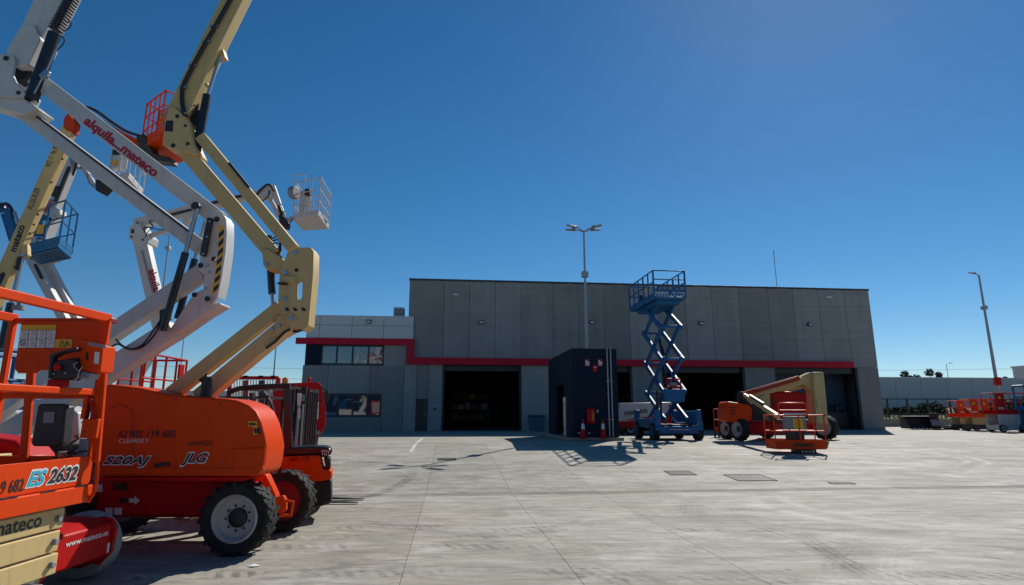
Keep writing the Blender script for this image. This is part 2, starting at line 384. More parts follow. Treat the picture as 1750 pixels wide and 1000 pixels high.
# ------------------------------------------------------------------ warehouse
TB = 42.
zb = ZF
hall = thing('warehouse', 'large grey concrete warehouse with red band and four dark gateways', 'warehouse', W(fs(1100, 735, TB), TB, zb), TH)
seam = [fs(x, 611, TB) for x in (757, 801, 846, 891, 946.5, 990, 1034.5, 1079, 1130, 1177, 1223, 1270.5, 1322, 1365, 1409, 1455)]
sL, sR = fs(699.5, 500, TB), fs(1497, 600, TB)
zTop = fz(1090, 488, TB); zB1 = fz(1000, 624.6, TB); zB2 = fz(1000, 613.8, TB)
DW = .25
def wslab(s0, s1, z0, z1, name, m, parent, t0=TB, dp=DW, bevel=.012):
    g = .009
    b = B(); b.prism([W(s0+g, t0, z0), W(s1-g, t0, z0), W(s1-g, t0, z1), W(s0+g, t0, z1)], N*dp)
    return b.build(name, m, parent, bevel=bevel, seg=1)
edges = [sL]+seam+[sR]
doors = [(seam[0], seam[3]), (seam[4], seam[7]), (seam[8], seam[11]), (seam[12], seam[15]+.35)]
for i in range(len(edges)-1):
    wslab(edges[i], edges[i+1], zB1+.02, zTop, 'panel', 'wall_concrete', hall)
piers = [(sL-.15, doors[0][0]), (doors[0][1], doors[1][0]), (doors[1][1], doors[2][0]), (doors[2][1], doors[3][0]), (doors[3][1], sR)]
for k, (a, c) in enumerate(piers):
    if k == 0:
        d0, d1 = fs(710.5, 700, TB), fs(730.5, 700, TB); zd = fz(720, 682, TB)
        wslab(a, d0, zb, zB1, 'panel', 'wall_concrete', hall); wslab(d1, c, zb, zB1, 'panel', 'wall_concrete', hall); wslab(d0, d1, zd, zB1, 'panel', 'wall_concrete', hall)
    else: wslab(a, c, zb, zB1, 'panel', 'wall_concrete', hall)
# cap along the top
b = B(); b.prism([W(sL-.04, TB-.06, zTop), W(sR+.04, TB-.06, zTop), W(sR+.04, TB+.35, zTop), W(sL-.04, TB+.35, zTop)], (0, 0, .14)); b.build('roof_edge', 'cap', hall, bevel=.01)
# side and back shell, roof, inside
D = 32.
def shell(name, m, pts, off): B().prism(pts, off).build(name, m, hall)
shell('side_wall', 'wall_concrete', [W(sL, TB+DW+.01, zb), W(sL, TB+D, zb), W(sL, TB+D, zTop), W(sL, TB+DW+.01, zTop)], S*.25)
shell('side_wall', 'wall_concrete', [W(sR-.25, TB+DW+.01, zb), W(sR-.25, TB+D, zb), W(sR-.25, TB+D, zTop), W(sR-.25, TB+DW+.01, zTop)], S*.25)
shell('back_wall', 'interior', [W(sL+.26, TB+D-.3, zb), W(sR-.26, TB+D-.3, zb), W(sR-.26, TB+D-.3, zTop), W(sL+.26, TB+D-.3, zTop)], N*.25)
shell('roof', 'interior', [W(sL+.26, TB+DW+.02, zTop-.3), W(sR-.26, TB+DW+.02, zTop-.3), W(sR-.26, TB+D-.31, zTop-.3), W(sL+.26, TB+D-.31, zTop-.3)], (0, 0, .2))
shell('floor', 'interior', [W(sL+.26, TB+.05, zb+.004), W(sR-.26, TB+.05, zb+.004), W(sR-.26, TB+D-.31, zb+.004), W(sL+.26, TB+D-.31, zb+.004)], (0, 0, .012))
# jambs of the gateways
for (a, c) in doors:
    b = B()
    for s0 in (a+.02, c-.14): b.prism([W(s0, TB+.05, zb+.02), W(s0+.12, TB+.05, zb+.02), W(s0+.12, TB+.05, zB1), W(s0, TB+.05, zB1)], N*.3)
    b.prism([W(a+.15, TB+.3, zB1-.45), W(c-.15, TB+.3, zB1-.45), W(c-.15, TB+.3, zB1), W(a+.15, TB+.3, zB1)], N*.3)
    b.build('gate_frame', 'frame_dark', hall, bevel=.01)
a, c = doors[3]
shell('partition', 'partition', [W(a-.5, TB+2.6, zb+.02), W(c+.6, TB+2.6, zb+.02), W(c+.6, TB+2.6, zB1+.3), W(a-.5, TB+2.6, zB1+.3)], N*.12)
# red band
def bandpc(pts, name='red_band'): B().prism([W(s, TB-.28, z) for s, z in pts], N*.272).build(name, 'band_red', hall, bevel=.008)
xb0, xb1 = fs(695, 600, TB-.28), fs(707.5, 600, TB-.28); zo1, zo2 = fz(600, 588.5, TB-.28), fz(600, 578, TB-.28)
zB1f, zB2f = fz(1000, 625, TB-.28), fz(1000, 613.6, TB-.28); sE = fs(1459, 620, TB-.28); sW = fs(505, 584, TB-.28)
bandpc([(sW, zo1), (xb0, zo1), (xb0, zB1f), (sE, zB1f), (sE, zB2f), (xb1, zB2f), (xb1, zo2), (sW, zo2)])
# flood lamps on the facade
for px, py in ((822.5, 551), (1011, 551), (1197.5, 553), (1382.5, 555)):
    p = PT(px, py, TB); b = B(Matrix.Translation(p) @ Matrix.Rotation(TH, 4, 'Z'))
    b.span((-.17, -.2, -.13), (.17, -.03, .12)); b.span((-.04, -.04, -.05), (.04, .0, .05)); o = b.build('flood_lamp', 'frame_dark', hall, bevel=.02)
    b = B(Matrix.Translation(p) @ Matrix.Rotation(TH, 4, 'Z')); b.span((-.13, -.206, -.09), (.13, -.19, .05)); b.build('lens', 'lamp_glass', o)
for px, py in ((779, 503.5), (1417, 508)):
    p = PT(px, py, TB); b = B(Matrix.Translation(p) @ Matrix.Rotation(TH, 4, 'Z')); b.span((-.22, -.06, -.05), (.22, -.0, .05)); b.build('vent_plate', 'decal_white', hall, bevel=.01)
# door in the office pier
b = B(); b.prism([W(d0+.02, TB+.12, zb+.02), W(d1-.02, TB+.12, zb+.02), W(d1-.02, TB+.12, zd-.02), W(d0+.02, TB+.12, zd-.02)], N*.06); dr = b.build('door', 'frame_dark', hall, bevel=.006)
b = B(); b.prism([W(d0+.14, TB+.10, zb+.2), W(d1-.3, TB+.10, zb+.2), W(d1-.3, TB+.10, zd-.15), W(d0+.14, TB+.10, zd-.15)], N*.015); b.build('pane', 'black', dr)
b = B(); b.tube([W(d1-.15, TB+.04, zb+.95), W(d1-.15, TB+.04, zb+1.25)], .015); b.build('handle', 'steel', dr)
p = PT(743, 699, TB); B().cyl(p, p-N*.06, .09).build('bell', 'frame_dark', hall)
# antenna on the roof
a = PT(1327.5, 488, TB+3); c = PT(1320, 427, TB+3)
tag(B().tube([V((a.x, a.y, zTop-.1)), V((a.x, a.y, c.z))], .03).build('antenna', 'galv'), 'thin whip antenna rising from the warehouse roof', 'antenna')

# ------------------------------------------------------------------ office wing
TO = TB
off = thing('office_building', 'two-storey office wing with pale parapet and dark window strip beside the warehouse', 'office', W(fs(610, 736, TO), TO, zb), TH)
oL = fs(512, 700, TO); oR = sL-.15-.002; zP = fz(640, 540, TO); zPb = zo2+.01
oT = fs(521, 610, TO)
zU1, zU2 = fz(600, 624.5, TO), fz(600, 589, TO)     # upper strip
uw0, uw1 = fs(548, 607, TO), fs(656, 607, TO); lw0, lw1 = fs(553, 692, TO), fs(651.5, 692, TO); zl0, zl1 = fz(600, 713, TO), fz(600, 672.5, TO)
oRR = xb0
# cladding panels of the parapet
cx = [oT]+[fs(x, 558, TO) for x in (547, 602, 656)]+[fs(707, 558, TO)]
zm = fz(640, 557, TO)
for i in range(len(cx)-1):
    for z0, z1 in ((zPb, zm), (zm, zP)):
        b = B(); g = .012; b.prism([W(cx[i]+g, TO-.12, z0+g), W(cx[i+1]-g, TO-.12, z0+g), W(cx[i+1]-g, TO-.12, z1-g), W(cx[i]+g, TO-.12, z1-g)], N*.11); b.build('cladding_panel', 'cladding', off, bevel=.006)
b = B(); b.prism([W(oT, TO, zPb), W(cx[-1]-.02, TO, zPb), W(cx[-1]-.02, TO, zP-.03), W(oT, TO, zP-.03)], N*.2); b.build('parapet_wall', 'frame_dark', off)
# ribbon strip: dark panel, windows, concrete
wslab(oT, uw0, zU1, zPb-.02, 'panel', 'navy', off); wslab(uw1, oRR+.1, zU1, zPb-.02, 'panel', 'wall_concrete', off)
wslab(uw0, uw1, zU2+.02, zPb-.02, 'lintel', 'navy', off)
# lower concrete with a window opening
js = [oL, lw0, lw1, oR]
for z0, z1, cuts in ((zb, zl0, [oL, fs(652, 720, TO), oR]), (zl1, zU1, [oL, fs(560, 650, TO), fs(632, 650, TO), oR])):
    for i in range(len(cuts)-1): wslab(cuts[i], cuts[i+1], z0, z1-.004, 'panel', 'wall_concrete', off)
wslab(oL, lw0, zl0, zl1-.004, 'panel', 'wall_concrete', off); wslab(lw1, oR, zl0, zl1-.004, 'panel', 'wall_concrete', off)
wslab(oRR+.1, oR, zU1, zo1, 'panel', 'wall_concrete', off)
def window(a, c, z0, z1, n, parent, cut=None):
    fr = B(); t0 = TO+.05; q = .15
    fr.prism([W(a, t0, z0), W(c, t0, z0), W(c, t0, z0+q), W(a, t0, z0+q)], N*.1); fr.prism([W(a, t0, z1-q), W(c, t0, z1-q), W(c, t0, z1), W(a, t0, z1)], N*.1)
    xs = [a+(c-a)*i/n for i in range(n+1)] if not cut else cut
    for i, x in enumerate(xs):
        hw = .12; x0 = x-hw/2 if 0 < i < len(xs)-1 else (x if i == 0 else x-hw)
        fr.prism([W(x0, t0+.002, z0+q), W(x0+hw, t0+.002, z0+q), W(x0+hw, t0+.002, z1-q), W(x0, t0+.002, z1-q)], N*.094)
    wd = fr.build('window', 'frame_dark', parent, bevel=.006)
    for i in range(len(xs)-1):
        b = B(); ti = random.uniform(-.006, .006); tk = random.uniform(-.004, .004)
        b.prism([W(xs[i]+.03, t0+.05+ti, z0+q-.02), W(xs[i+1]-.03, t0+.05-ti, z0+q-.02), W(xs[i+1]-.03, t0+.05-ti+tk, z1-q+.02), W(xs[i]+.03, t0+.05+ti+tk, z1-q+.02)], N*.012); b.build('pane', 'glass', wd)
window(uw0, uw1, zU1+.002, zU2+.018, 4, off)
window(lw0, lw1, zl0+.002, zl1-.008, 4, off)
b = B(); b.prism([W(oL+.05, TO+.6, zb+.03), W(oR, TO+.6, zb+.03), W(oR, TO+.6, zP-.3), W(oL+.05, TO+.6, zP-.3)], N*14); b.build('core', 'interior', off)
p = PT(630, 550, TO-.12); M = Matrix.Translation(p) @ Matrix.Rotation(TH, 4, 'Z'); o = B(M).span((-.17, -.2, -.13), (.17, -.01, .12)).build('flood_lamp', 'frame_dark', off, bevel=.02); B(M).span((-.13, -.206, -.09), (.13, -.19, .05)).build('lens', 'lamp_glass', o)
p = PT(678, 565.5, TO-.12); B(Matrix.Translation(p) @ Matrix.Rotation(TH, 4, 'Z')).span((-.25, -.02, -.04), (.25, -.0, .04)).build('vent_plate', 'cladding', off)
a = PT(682, 541, TO+.9); ac = thing('air_conditioner', 'small grey rooftop air conditioner on the office roof', 'air conditioner', V((a.x, a.y, zP-.3)), TH)
M = WM[ac.name]; B(M).span((-.38, -.4, 0), (.38, .4, 1.05)).build('casing', 'galv', ac, bevel=.05)
b = B(M)
for i in range(5): b.span((-.3, -.42, .5+i*.09), (.3, -.39, .54+i*.09))
b.build('louvre', 'frame_dark', ac)
# waste container by the pier
p = W(fs(917, 730, TB-1.2), TB-1.2, zb); rb = thing('recycling_bin', 'teal open bin beside the pier behind the dark shed', 'bin', p, TH); M = WM[rb.name]
B(M).prism([(-.45, -.4, .08), (.45, -.4, .08), (.52, -.46, 1.0), (-.52, -.46, 1.0)], (0, .9, 0)).build('tub', 'blue_light', rb, bevel=.03); B(M).span((-.56, -.5, 1.0), (.56, .5, 1.08)).build('rim', 'black', rb, bevel=.02)
# things just inside the gateways
def rack(s, t, L, label):
    r = thing('storage_rack', label, 'rack', W(s, t, zb+.016), TH, group='racks inside the gateways'); M = WM[r.name]
    for x in (0, L):
        for y in (0, .9): B(M).span((x-.04, y-.04, 0), (x+.04, y+.04, 3.6)).build('upright', 'blue', r)
    for z in (.5, 1.6, 2.7):
        B(M).span((0, 0, z), (L, .9, z+.08)).build('shelf', 'orange_dull', r)
        x = .15
        while x < L-.6:
            wd = random.uniform(.35, .8); B(M).span((x, .1, z+.085), (x+wd, .75, z+.085+random.uniform(.3, .75))).build('carton', random.choice(['beige', 'grey_plastic', 'decal_white', 'beige']), r); x += wd+.12
rack(doors[0][0]+.6, TB+24, 4.2, 'loaded rack deep inside the leftmost gateway'); rack(doors[2][0]+2.4, TB+24, 3.4, 'loaded rack deep inside the gateway behind the blue lift')
c4 = thing('compressor', 'black machine standing inside the rightmost gateway', 'machine', W(doors[3][1]-1.35, TB+1.4, zb+.016), TH); M = WM[c4.name]
B(M).span((-1.2, -.4, .15), (1.0, .5, 1.35)).build('housing', 'black', c4, bevel=.08); B(M).span((-1.3, -.5, .0), (1.1, .6, .15)).build('skid', 'black', c4)
B(M).tube([(-.5, 0, 1.3), (-.5, 0, 1.7), (.1, 0, 1.8), (.9, 0, 1.95), (.9, 0, 1.3)], .07).build('pipe', 'black_gloss', c4)
B(M).cyl((.35, .1, 1.35), (.35, .1, 1.75), .2).build('filter', 'black', c4); B(M).cyl((-.9, .1, 1.35), (-.9, .1, 1.55), .13).build('filter', 'black', c4)

# ------------------------------------------------------------------ dark pump house
TS = 26.2
s0, s1 = fs(980, 700, TS), fs(1057, 700, TS); zst = fz(1015, 597, TS); zs = zt(TS)
SL = 6.6
shed = thing('pump_house', 'small dark blue flat-roofed building with red fire cabinet and open doorway', 'shed', W(s0, TS, zs), TH); M = WM[shed.name]
wS = s1-s0; hS = zst-zs
B(M).span((-.35, -.25, 0.003), (wS+.15, SL+.5, .14)).build('kerb', 'beige', shed, bevel=.03)
d_a, d_b, zdr = 2.2, 4.3, 2.55
f = B(M); f.span((0, 0, .14), (wS, .18, hS)); f.span((wS-.18, .181, .14), (wS, SL, hS)); f.span((.18, SL-.18, .14), (wS-.181, SL, hS)); f.build('wall', 'navy', shed, bevel=.015)
f = B(M); f.span((0, .181, .14), (.18, d_a, hS)); f.span((0, d_b, .14), (.18, SL, hS)); f.span((0, d_a+.001, zdr), (.179, d_b-.001, hS)); f.build('side_wall', 'navy', shed)
B(M).span((.02, .19, hS-.2), (wS-.19, SL-.19, hS-.1)).build('roof', 'navy', shed)
B(M).span((-.04, -.04, hS), (wS+.04, SL+.04, hS+.05)).build('roof_edge', 'cap', shed, bevel=.01)
dr = B(M).span((-.05, d_a-.45, .16), (.06, d_a-.02, 1.95)).build('door', 'decal_white', shed, bevel=.02)
B(M).tube([(-.09, d_a-.36, .35), (-.12, d_a-.36, .6), (-.12, d_a-.36, 1.5), (-.09, d_a-.36, 1.7)], .02).build('handle', 'black', dr)
B(M).span((-.012, 1.1, .2), (.05, 1.35, 2.1)).build('slot_window', 'black', shed); B(M).span((-.012, 5.4, .2), (.05, 5.7, 2.1)).build('slot_window', 'black', shed)
for x in (-.46, -.3):
    x += wS; b = B(M); b.tube([(x, -.06, .16), (x, -.06, hS-.1), (x, -.02, hS+.08)], .033, 10); pp = b.build('pipe', 'galv', shed)
    for z in (.9, 2.6): B(M).span((x-.07, -.05, z), (x+.07, .0, z+.04)).build('bracket', 'galv', pp)
def plate(px, py, wd, h, m, name, proud=.02):
    p = PT(px, py, TS); b = B(Matrix.Translation(p) @ Matrix.Rotation(TH, 4, 'Z')); b.span((-wd/2, -proud, -h/2), (wd/2, 0, h/2)); return b.build(name, m, shed, bevel=.006), Matrix.Translation(p) @ Matrix.Rotation(TH, 4, 'Z')
for px in (1003.5, 1025.5):
    o, M2 = plate(px, 620, .21, .30, 'decal_red', 'fire_sign')
    b = B(M2); b.span((-.075, -.024, -.06), (-.02, -.02, .11)); b.cyl((.045, -.022, .0), (.045, -.026, .0), .05).span((.02, -.025, -.08), (.07, -.021, -.02)); b.span((-.08, -.024, -.125), (.08, -.021, -.09)); b.build('pictogram', 'decal_white', o)
o, M2 = plate(1016.5, 629.5, .19, .28, 'band_red', 'siren', .07); B(M2).span((-.06, -.074, .02), (.06, -.07, .05)).build('strip', 'decal_white', o)
o, M2 = plate(1009, 711, .34, .64, 'red', 'fire_cabinet', .16)
text(o, 'FIRE', M2 @ V((.03, -.165, .18)), M2 @ V((.03, -.165, -.2)), .09, M2.to_3x3() @ V((0, -1, 0)), 'decal_yellow', bold=.01)
plate(1020.5, 703, .11, .14, 'grey_plastic', 'switch_box', .07)
for px in (989.5, 1007):
    o, M2 = plate(px, 741, .12, .13, 'navy', 'label_plate', .004); B(M2).prism([(-.05, -.007, .05), (.05, -.007, .05), (0, -.007, -.05)], (0, .003, 0)).build('triangle', 'decal_white', o)
def cone(px, label):
    p = PT(px, 752, TS-.35); z0 = zt(TS-.35)+.145; c = thing('traffic_cone', label, 'cone', V((p.x, p.y, z0)), TH, group='cones by the dark shed'); M = WM[c.name]
    B(M).span((-.19, -.19, 0), (.19, .19, .035)).build('base', 'red', c, bevel=.015)
    rr = lambda z: .135-(.135-.03)*(z/.78)
    for z0_, z1_, m, nm in ((.035, .37, 'red', 'body'), (.37, .60, 'decal_white', 'reflective_band'), (.60, .80, 'red', 'tip')):
        B(M).cyl((0, 0, z0_), (0, 0, z1_), rr(z0_), rr(z1_), 20).build(nm, m, c)
cone(997, 'red and white traffic cone left of the red fire cabinet'); cone(1031, 'red and white traffic cone right of the red fire cabinet, by the pipes')

# ------------------------------------------------------------------ lamp posts
def lamp_post(name, base, H, heads, label, r=.09, box=None, arm=.55):
    t = thing(name, label, 'lamp post', base); b = B(); base = V(base)
    b.cyl(base, base+V((0, 0, H)), r, r*.45, 14); b.build('pole', 'galv', t)
    B().cyl(base, base+V((0, 0, .25)), r*1.8, r*1.5, 14).build('base_plate', 'galv', t)
    top = base+V((0, 0, H))
    for az in heads:
        d = V((math.cos(az), math.sin(az), 0)); e = top+d*arm+V((0, 0, .12))
        B().tube([top-V((0, 0, .1)), top+d*arm*.5+V((0, 0, .05)), e], .035).build('arm', 'galv', t)
        X = (d+V((0, 0, .1))).normalized(); Yv = ZZ.cross(X).normalized(); Zv = X.cross(Yv)
        b = B(); b.box(e+X*.26, (.5, .22, .06), (X, Yv, Zv)); b.box(e+X*.06, (.22, .16, .13), (X, Yv, Zv)); hd = b.build('lamp_head', 'grey_plastic', t, bevel=.03)
        B().box(e+X*.3-Zv*.036, (.34, .17, .012), (X, Yv, Zv)).build('lens', 'lamp_glass', hd)
    if box:
        for z in box: B().box(base+V((0, 0, z)), (.34, .34, .3)).build('camera_box', 'galv', t, bevel=.04)
    return t
p = P(1003, 600, 29.5); H = P(998.5, 394, 29.5).z-ZF
lamp_post('lamp_post', (p.x, p.y, ZF), H, [rad(a) for a in (25, 155, -25, 205)], 'tall steel post with four lamp heads behind the dark shed', .10, box=[P(1000, 469, 29.5).z-ZF], arm=.5)
p = P(1711, 700, 44); H = P(1676, 470, 44).z-ZF
lp = lamp_post('lamp_post', (p.x, p.y, ZF), H, [rad(185)], 'tall steel lamp post with one head behind the red lift at right', .14, box=[P(1687, 526, 44).z-ZF], arm=.3)
B().box((p.x, p.y-.1, P(1707, 652, 44).z), (.34, .4, .6)).build('control_box', 'red', lp, bevel=.05)
for px, py, Yd, lab, hd in ((290, 402, 45, 'slim lamp post rising behind the white booms at left', [rad(180)]), (316, 563, 62, 'slim lamp post low between the white and cream arms', [rad(0)]), (472, 588, 58, 'slim lamp post between the cream arms and the office', [rad(180)]), (1617, 622, 95, 'far thin street lamp behind the grey boundary building', [rad(0)])):
    q = P(px, py, Yd); lamp_post('lamp_post', (q.x, q.y, ZF), q.z-ZF, hd, lab, .11 if Yd < 60 else .09, box=[q.z-ZF-1.1] if px == 290 else None)

# ------------------------------------------------------------------ right background
TW = 78.
wl = thing('boundary_building', 'long low pale grey building closing the yard at right', 'building', W(60, TW, ZF), TH)
za = fz(1620, 646, TW); sa = fs(1400, 680, TW); se = fs(1900, 680, TW)
xs = [fs(x, 680, TW) for x in (1400, 1490, 1533, 1577, 1621, 1664, 1708, 1752, 1800, 1850, 1900)]
for i in range(len(xs)-1):
    B().prism([W(xs[i]+.02, TW, ZF), W(xs[i+1]-.02, TW, ZF), W(xs[i+1]-.02, TW, za), W(xs[i]+.02, TW, za)], N*.3).build('panel', 'far_white', wl, bevel=.03)
B().prism([W(sa, TW+.3, ZF), W(se, TW+.3, ZF), W(se, TW+.3, za+.1), W(sa, TW+.3, za+.1)], N*20).build('body', 'far_white', wl)
tw = thing('white_tank', 'tall white block standing behind the low building at far right', 'building', W(fs(1780, 640, TW+22), TW+22, ZF), TH); M = WM[tw.name]
z1 = fz(1745, 623, TW+22); B(M).span((fs(1800, 640, TW+22)-fs(1780, 640, TW+22), 0, 0), (12, 8, z1-ZF)).build('wall', 'far_white', tw, bevel=.05); B(M).span((fs(1800, 640, TW+22)-fs(1780, 640, TW+22)-.2, -.15, z1-ZF), (12.1, 8.1, z1-ZF+.3)).build('coping', 'cladding', tw)
# verge with dry grass, low wall, fence, bushes
TV = 56
b = B(); b.prism([W(30, TV-4, ZF-.2), W(90, TV-4, ZF-.2), W(90, TV-4, ZF+.75), W(30, TV-4, ZF+.75)], N*.3); tag(b.build('low_wall', 'beige', bevel=.03), 'low beige retaining wall below the fence at right', 'wall')
b = B(); vs = []; nx, ny = 60, 8
for j in range(ny+1):
    for i in range(nx+1): vs.append(W(28+i*64/nx, TV-3.7+j*2.6, ZF+.6+.16*j+random.uniform(-.12, .12)))
b.add(vs, [(j*(nx+1)+i, j*(nx+1)+i+1, (j+1)*(nx+1)+i+1, (j+1)*(nx+1)+i) for j in range(ny) for i in range(nx)]); o = b.build('verge', 'grass', kind='structure')
b = B()
for _ in range(2600):
    q = W(random.uniform(34, 70), random.uniform(TV-3.6, TV+5)); h = random.uniform(.15, .55); z = ZF+.62+.16*((q.dot(N)-TV+3.7)/2.6); d = random.uniform(0, 6.28); e = V((math.cos(d), math.sin(d), 0))*.05; l = V((random.uniform(-.15, .15), random.uniform(-.15, .15), 0))
    b.add([q+V((0, 0, z))-e, q+V((0, 0, z))+e, q+l+V((0, 0, z+h))], [(0, 1, 2)])
o = b.build('dry_grass', 'grass', kind='stuff'); o['label'] = 'dry yellow grass growing on the verge'
fe = thing('fence', 'dark steel post fence on the verge before the grey building', 'fence', W(45, TV, ZF), TH)
zf = fz(1600, 681, TV)
for px in (1500, 1517, 1551, 1586, 1624, 1663, 1703, 1745, 1790):
    s = fs(px, 690, TV); B().prism([W(s-.09, TV, ZF+.8), W(s+.09, TV, ZF+.8), W(s+.09, TV, zf), W(s-.09, TV, zf)], N*.12).build('post', 'frame_dark', fe)
B().prism([W(33, TV-.03, zf-.12), W(70, TV-.03, zf-.12), W(70, TV-.03, zf-.02), W(33, TV-.03, zf-.02)], N*.05).build('rail', 'frame_dark', fe)
B().prism([W(33, TV-.03, ZF+1.15), W(70, TV-.03, ZF+1.15), W(70, TV-.03, ZF+1.22), W(33, TV-.03, ZF+1.22)], N*.05).build('rail', 'frame_dark', fe)
def bush(name, c, rx, rz, label, trunk=False, n=700, group=None):
    c = V(c); t = thing(name, label, 'tree' if trunk else 'bush', c, group=group); b = B(); cl = [(V((random.gauss(0, .5)*rx, random.gauss(0, .5)*rx, rz*random.uniform(.3, 1.5))), random.uniform(.25, .5)*rx) for _ in range(9)]
    zo = V((0, 0, rz*1.2 if trunk else 0))
    for _ in range(n):
        o_, r_ = random.choice(cl); d = V((random.gauss(0, 1), random.gauss(0, 1), random.gauss(0, 1))).normalized()*r_*random.uniform(.5, 1.05)
        p = c+zo+o_+d
        if p.z < c.z+.02: continue
        a = V((random.gauss(0, 1), random.gauss(0, 1), random.gauss(0, 1))).normalized()*.17*rx**.5; e = a.orthogonal().normalized()*.1*rx**.5
        b.add([p-a, p+e, p+a, p-e], [(0, 1, 2, 3)])
    b.build('crown' if trunk else 'foliage', 'leaf', t)
    b = B(); b.cyl(c, c+zo+V((0, 0, rz*.7)), .09*rx, .04*rx, 8)
    for o_, r_ in cl[:5]: b.tube([c+zo*.6+V((0, 0, rz*.2)), c+zo+o_*.8], .03*rx, 5)
    b.build('trunk' if trunk else 'stem', 'bark', t)
labs = ['dark green bush left of the second fence post', 'low dark bush behind the black bucket', 'tall dark green bush behind the fork carriage', 'wide dark bush behind the orange lifts', 'rounded bush behind the lamp post at right', 'dark shrub next to the warehouse corner', 'leafy shrub between the orange and red lifts']
for (px, w_, h_), lb in zip(((1535, 1.0, .5), (1560, 1.3, .6), (1597, 1.6, .8), (1645, 1.3, .6), (1725, 1.7, .9), (1514, 1.0, .5), (1690, 1.3, .6)), labs):
    q = PT(px, 700, TV+3.5); bush('bush', (q.x, q.y, ZF+.9), w_, h_, lb, n=900, group='bushes behind the fence')
for px, py, lb in ((1556, 638, 'left of two dark tree tops above the grey building'), (1598, 636, 'right of two dark tree tops above the grey building'), (1716, 644, 'low tree top above the grey building beside the right lamp post')):
    q = PT(px, py, TW+35); h = q.z-ZF; bush('tree', (q.x, q.y, ZF), h*.18, h/2.7, lb, True, 2400, 'trees behind the grey building')
# far left low buildings and horizon
b = B(); b.prism([W(-120, 110, ZF), W(-20, 110, ZF), W(-20, 110, ZF+5.2), W(-120, 110, ZF+5.2)], N*15); t_ = b.build('far_building', 'far_white', bevel=.05); tag(t_, 'far pale low building on the horizon behind the booms', 'building')
# power lines
def wire(name, z, Yd, label):
    pts = []
    for i in range(25):
        q = i/24; x = -150+q*330; pts.append((x, Yd+x*.05, z-6*(1-(2*q-1)**2)*.35))
    tag(B().tube(pts, .03, 5).build(name, 'frame_dark'), label, 'cable', 'power lines on the horizon')
wire('power_line', 14.0, 140, 'highest power line over the horizon'); wire('power_line', 11.6, 140, 'middle power line over the horizon'); wire('power_line', 9.0, 140, 'lowest power line over the horizon')

# unseen block added behind the camera to darken the ground-floor window reflections
rb_ = thing('reflection_block', 'unseen dark building block added behind the camera to darken office window reflections', 'building', (0, -46, 0)); 
for k in range(14): B().span((-70+k*10+.02, -46.3, 0), (-60+k*10-.02, -46, 8.5)).build('panel', 'navy', rb_, bevel=.02)
B().span((-70, -66, 0), (70, -46.31, 8.3)).build('body', 'navy', rb_)
# ================================================================== MACHINES
NY = V((0, -1, 0))
def wheel(parent, c, ax, r, wd, tyre='rubber', rim='rim', rimr=.66, lugs=0, hubm='black', dish=.25):
    """wheel part = tyre; children rim, hub. ax points outward"""
    c, ax = V(c), V(ax).normalized(); h = wd/2; R = rimr*r
    b = B(); b.lathe(c, ax, [(R, -h*.85), (r*.86, -h), (r*.95, -h*.9), (r*.985, -h*.6), (r*.985, h*.6), (r*.95, h*.9), (r*.86, h), (R, h*.85)], 36)
    a = ax.orthogonal().normalized(); e = ax.cross(a)
    for k in range(lugs):
        for sd_ in (-1, 1):
            q = 2*math.pi*(k+(.5 if sd_ > 0 else 0))/lugs; d = a*math.cos(q)+e*math.sin(q); tg = ax.cross(d)
            X = (ax*sd_*.85+tg*.5).normalized(); Z = d; Y = Z.cross(X).normalized(); X = Y.cross(Z)
            b.box(c+d*(r*.985)+ax*sd_*h*.5, (h*.98, r*.10, r*.035), (X, Y, Z))
            b.box(c+d*(r*.93)+ax*sd_*h*.93+tg*r*.07, (h*.16, r*.10, r*.16), (ax, tg, d))
    t = b.build('wheel', tyre, parent)
    g = h*dish
    B().lathe(c, ax, [(0, -h*.3), (R*1.0, -h*.7), (R*1.0, h*.86), (R*.93, h*.95), (R*.88, h*.8), (R*.82, g), (R*.45, g*.7), (0, g*.7)], 32).build('rim', rim, t)
    b = B(); b.lathe(c, ax, [(0, g*.5), (R*.42, g*.5), (R*.40, g*.7+h*.16), (R*.2, g*.7+h*.3), (0, g*.7+h*.3)], 20)
    if r*1000/c.y > 14:
        for k in range(9):
            q = 2*math.pi*k/9; d = a*math.cos(q)+e*math.sin(q); b.cyl(c+d*R*.52+ax*g*.6, c+d*R*.52+ax*(g*.7+h*.12), R*.05, n=6)
    b.build('hub', hubm, t)
    return t
def poly(pts, Y): return [P(x, y, Y) for x, y in pts]
SKEW = [0.]
def slabp(parent, name, m, pts, Y0, Y1, bevel=.012, seg=2, label=None):
    return B().prism(poly(pts, Y0), (SKEW[0]*(Y1-Y0), Y1-Y0, 0)).build(name, m, parent, bevel=bevel, seg=seg, label=label)
def arm(parent, name, m, p, q, Y, hpx, wd, Y2=None, bevel=.012, ext=0):
    a, c = P(p[0], p[1], Y), P(q[0], q[1], Y2 or Y); L = (V(p)-V(q)).length
    h = hpx*(P(p[0]+1, p[1], Y)-P(p[0], p[1], Y)).length
    X = (c-a).normalized(); Yv = V((0, 1, 0)); Z = X.cross(Yv).normalized(); Yv = Z.cross(X)
    return B().box((a+c)/2, ((c-a).length+2*ext, wd, h), (X, Yv, Z)).build(name, m, parent, bevel=bevel)
def cylr(parent, p, q, Y, r, m='black_gloss', name='cylinder', n=16):
    o = B().cyl(P(*p, Y), P(*q, Y), r, n=n).build(name, m, parent); return o
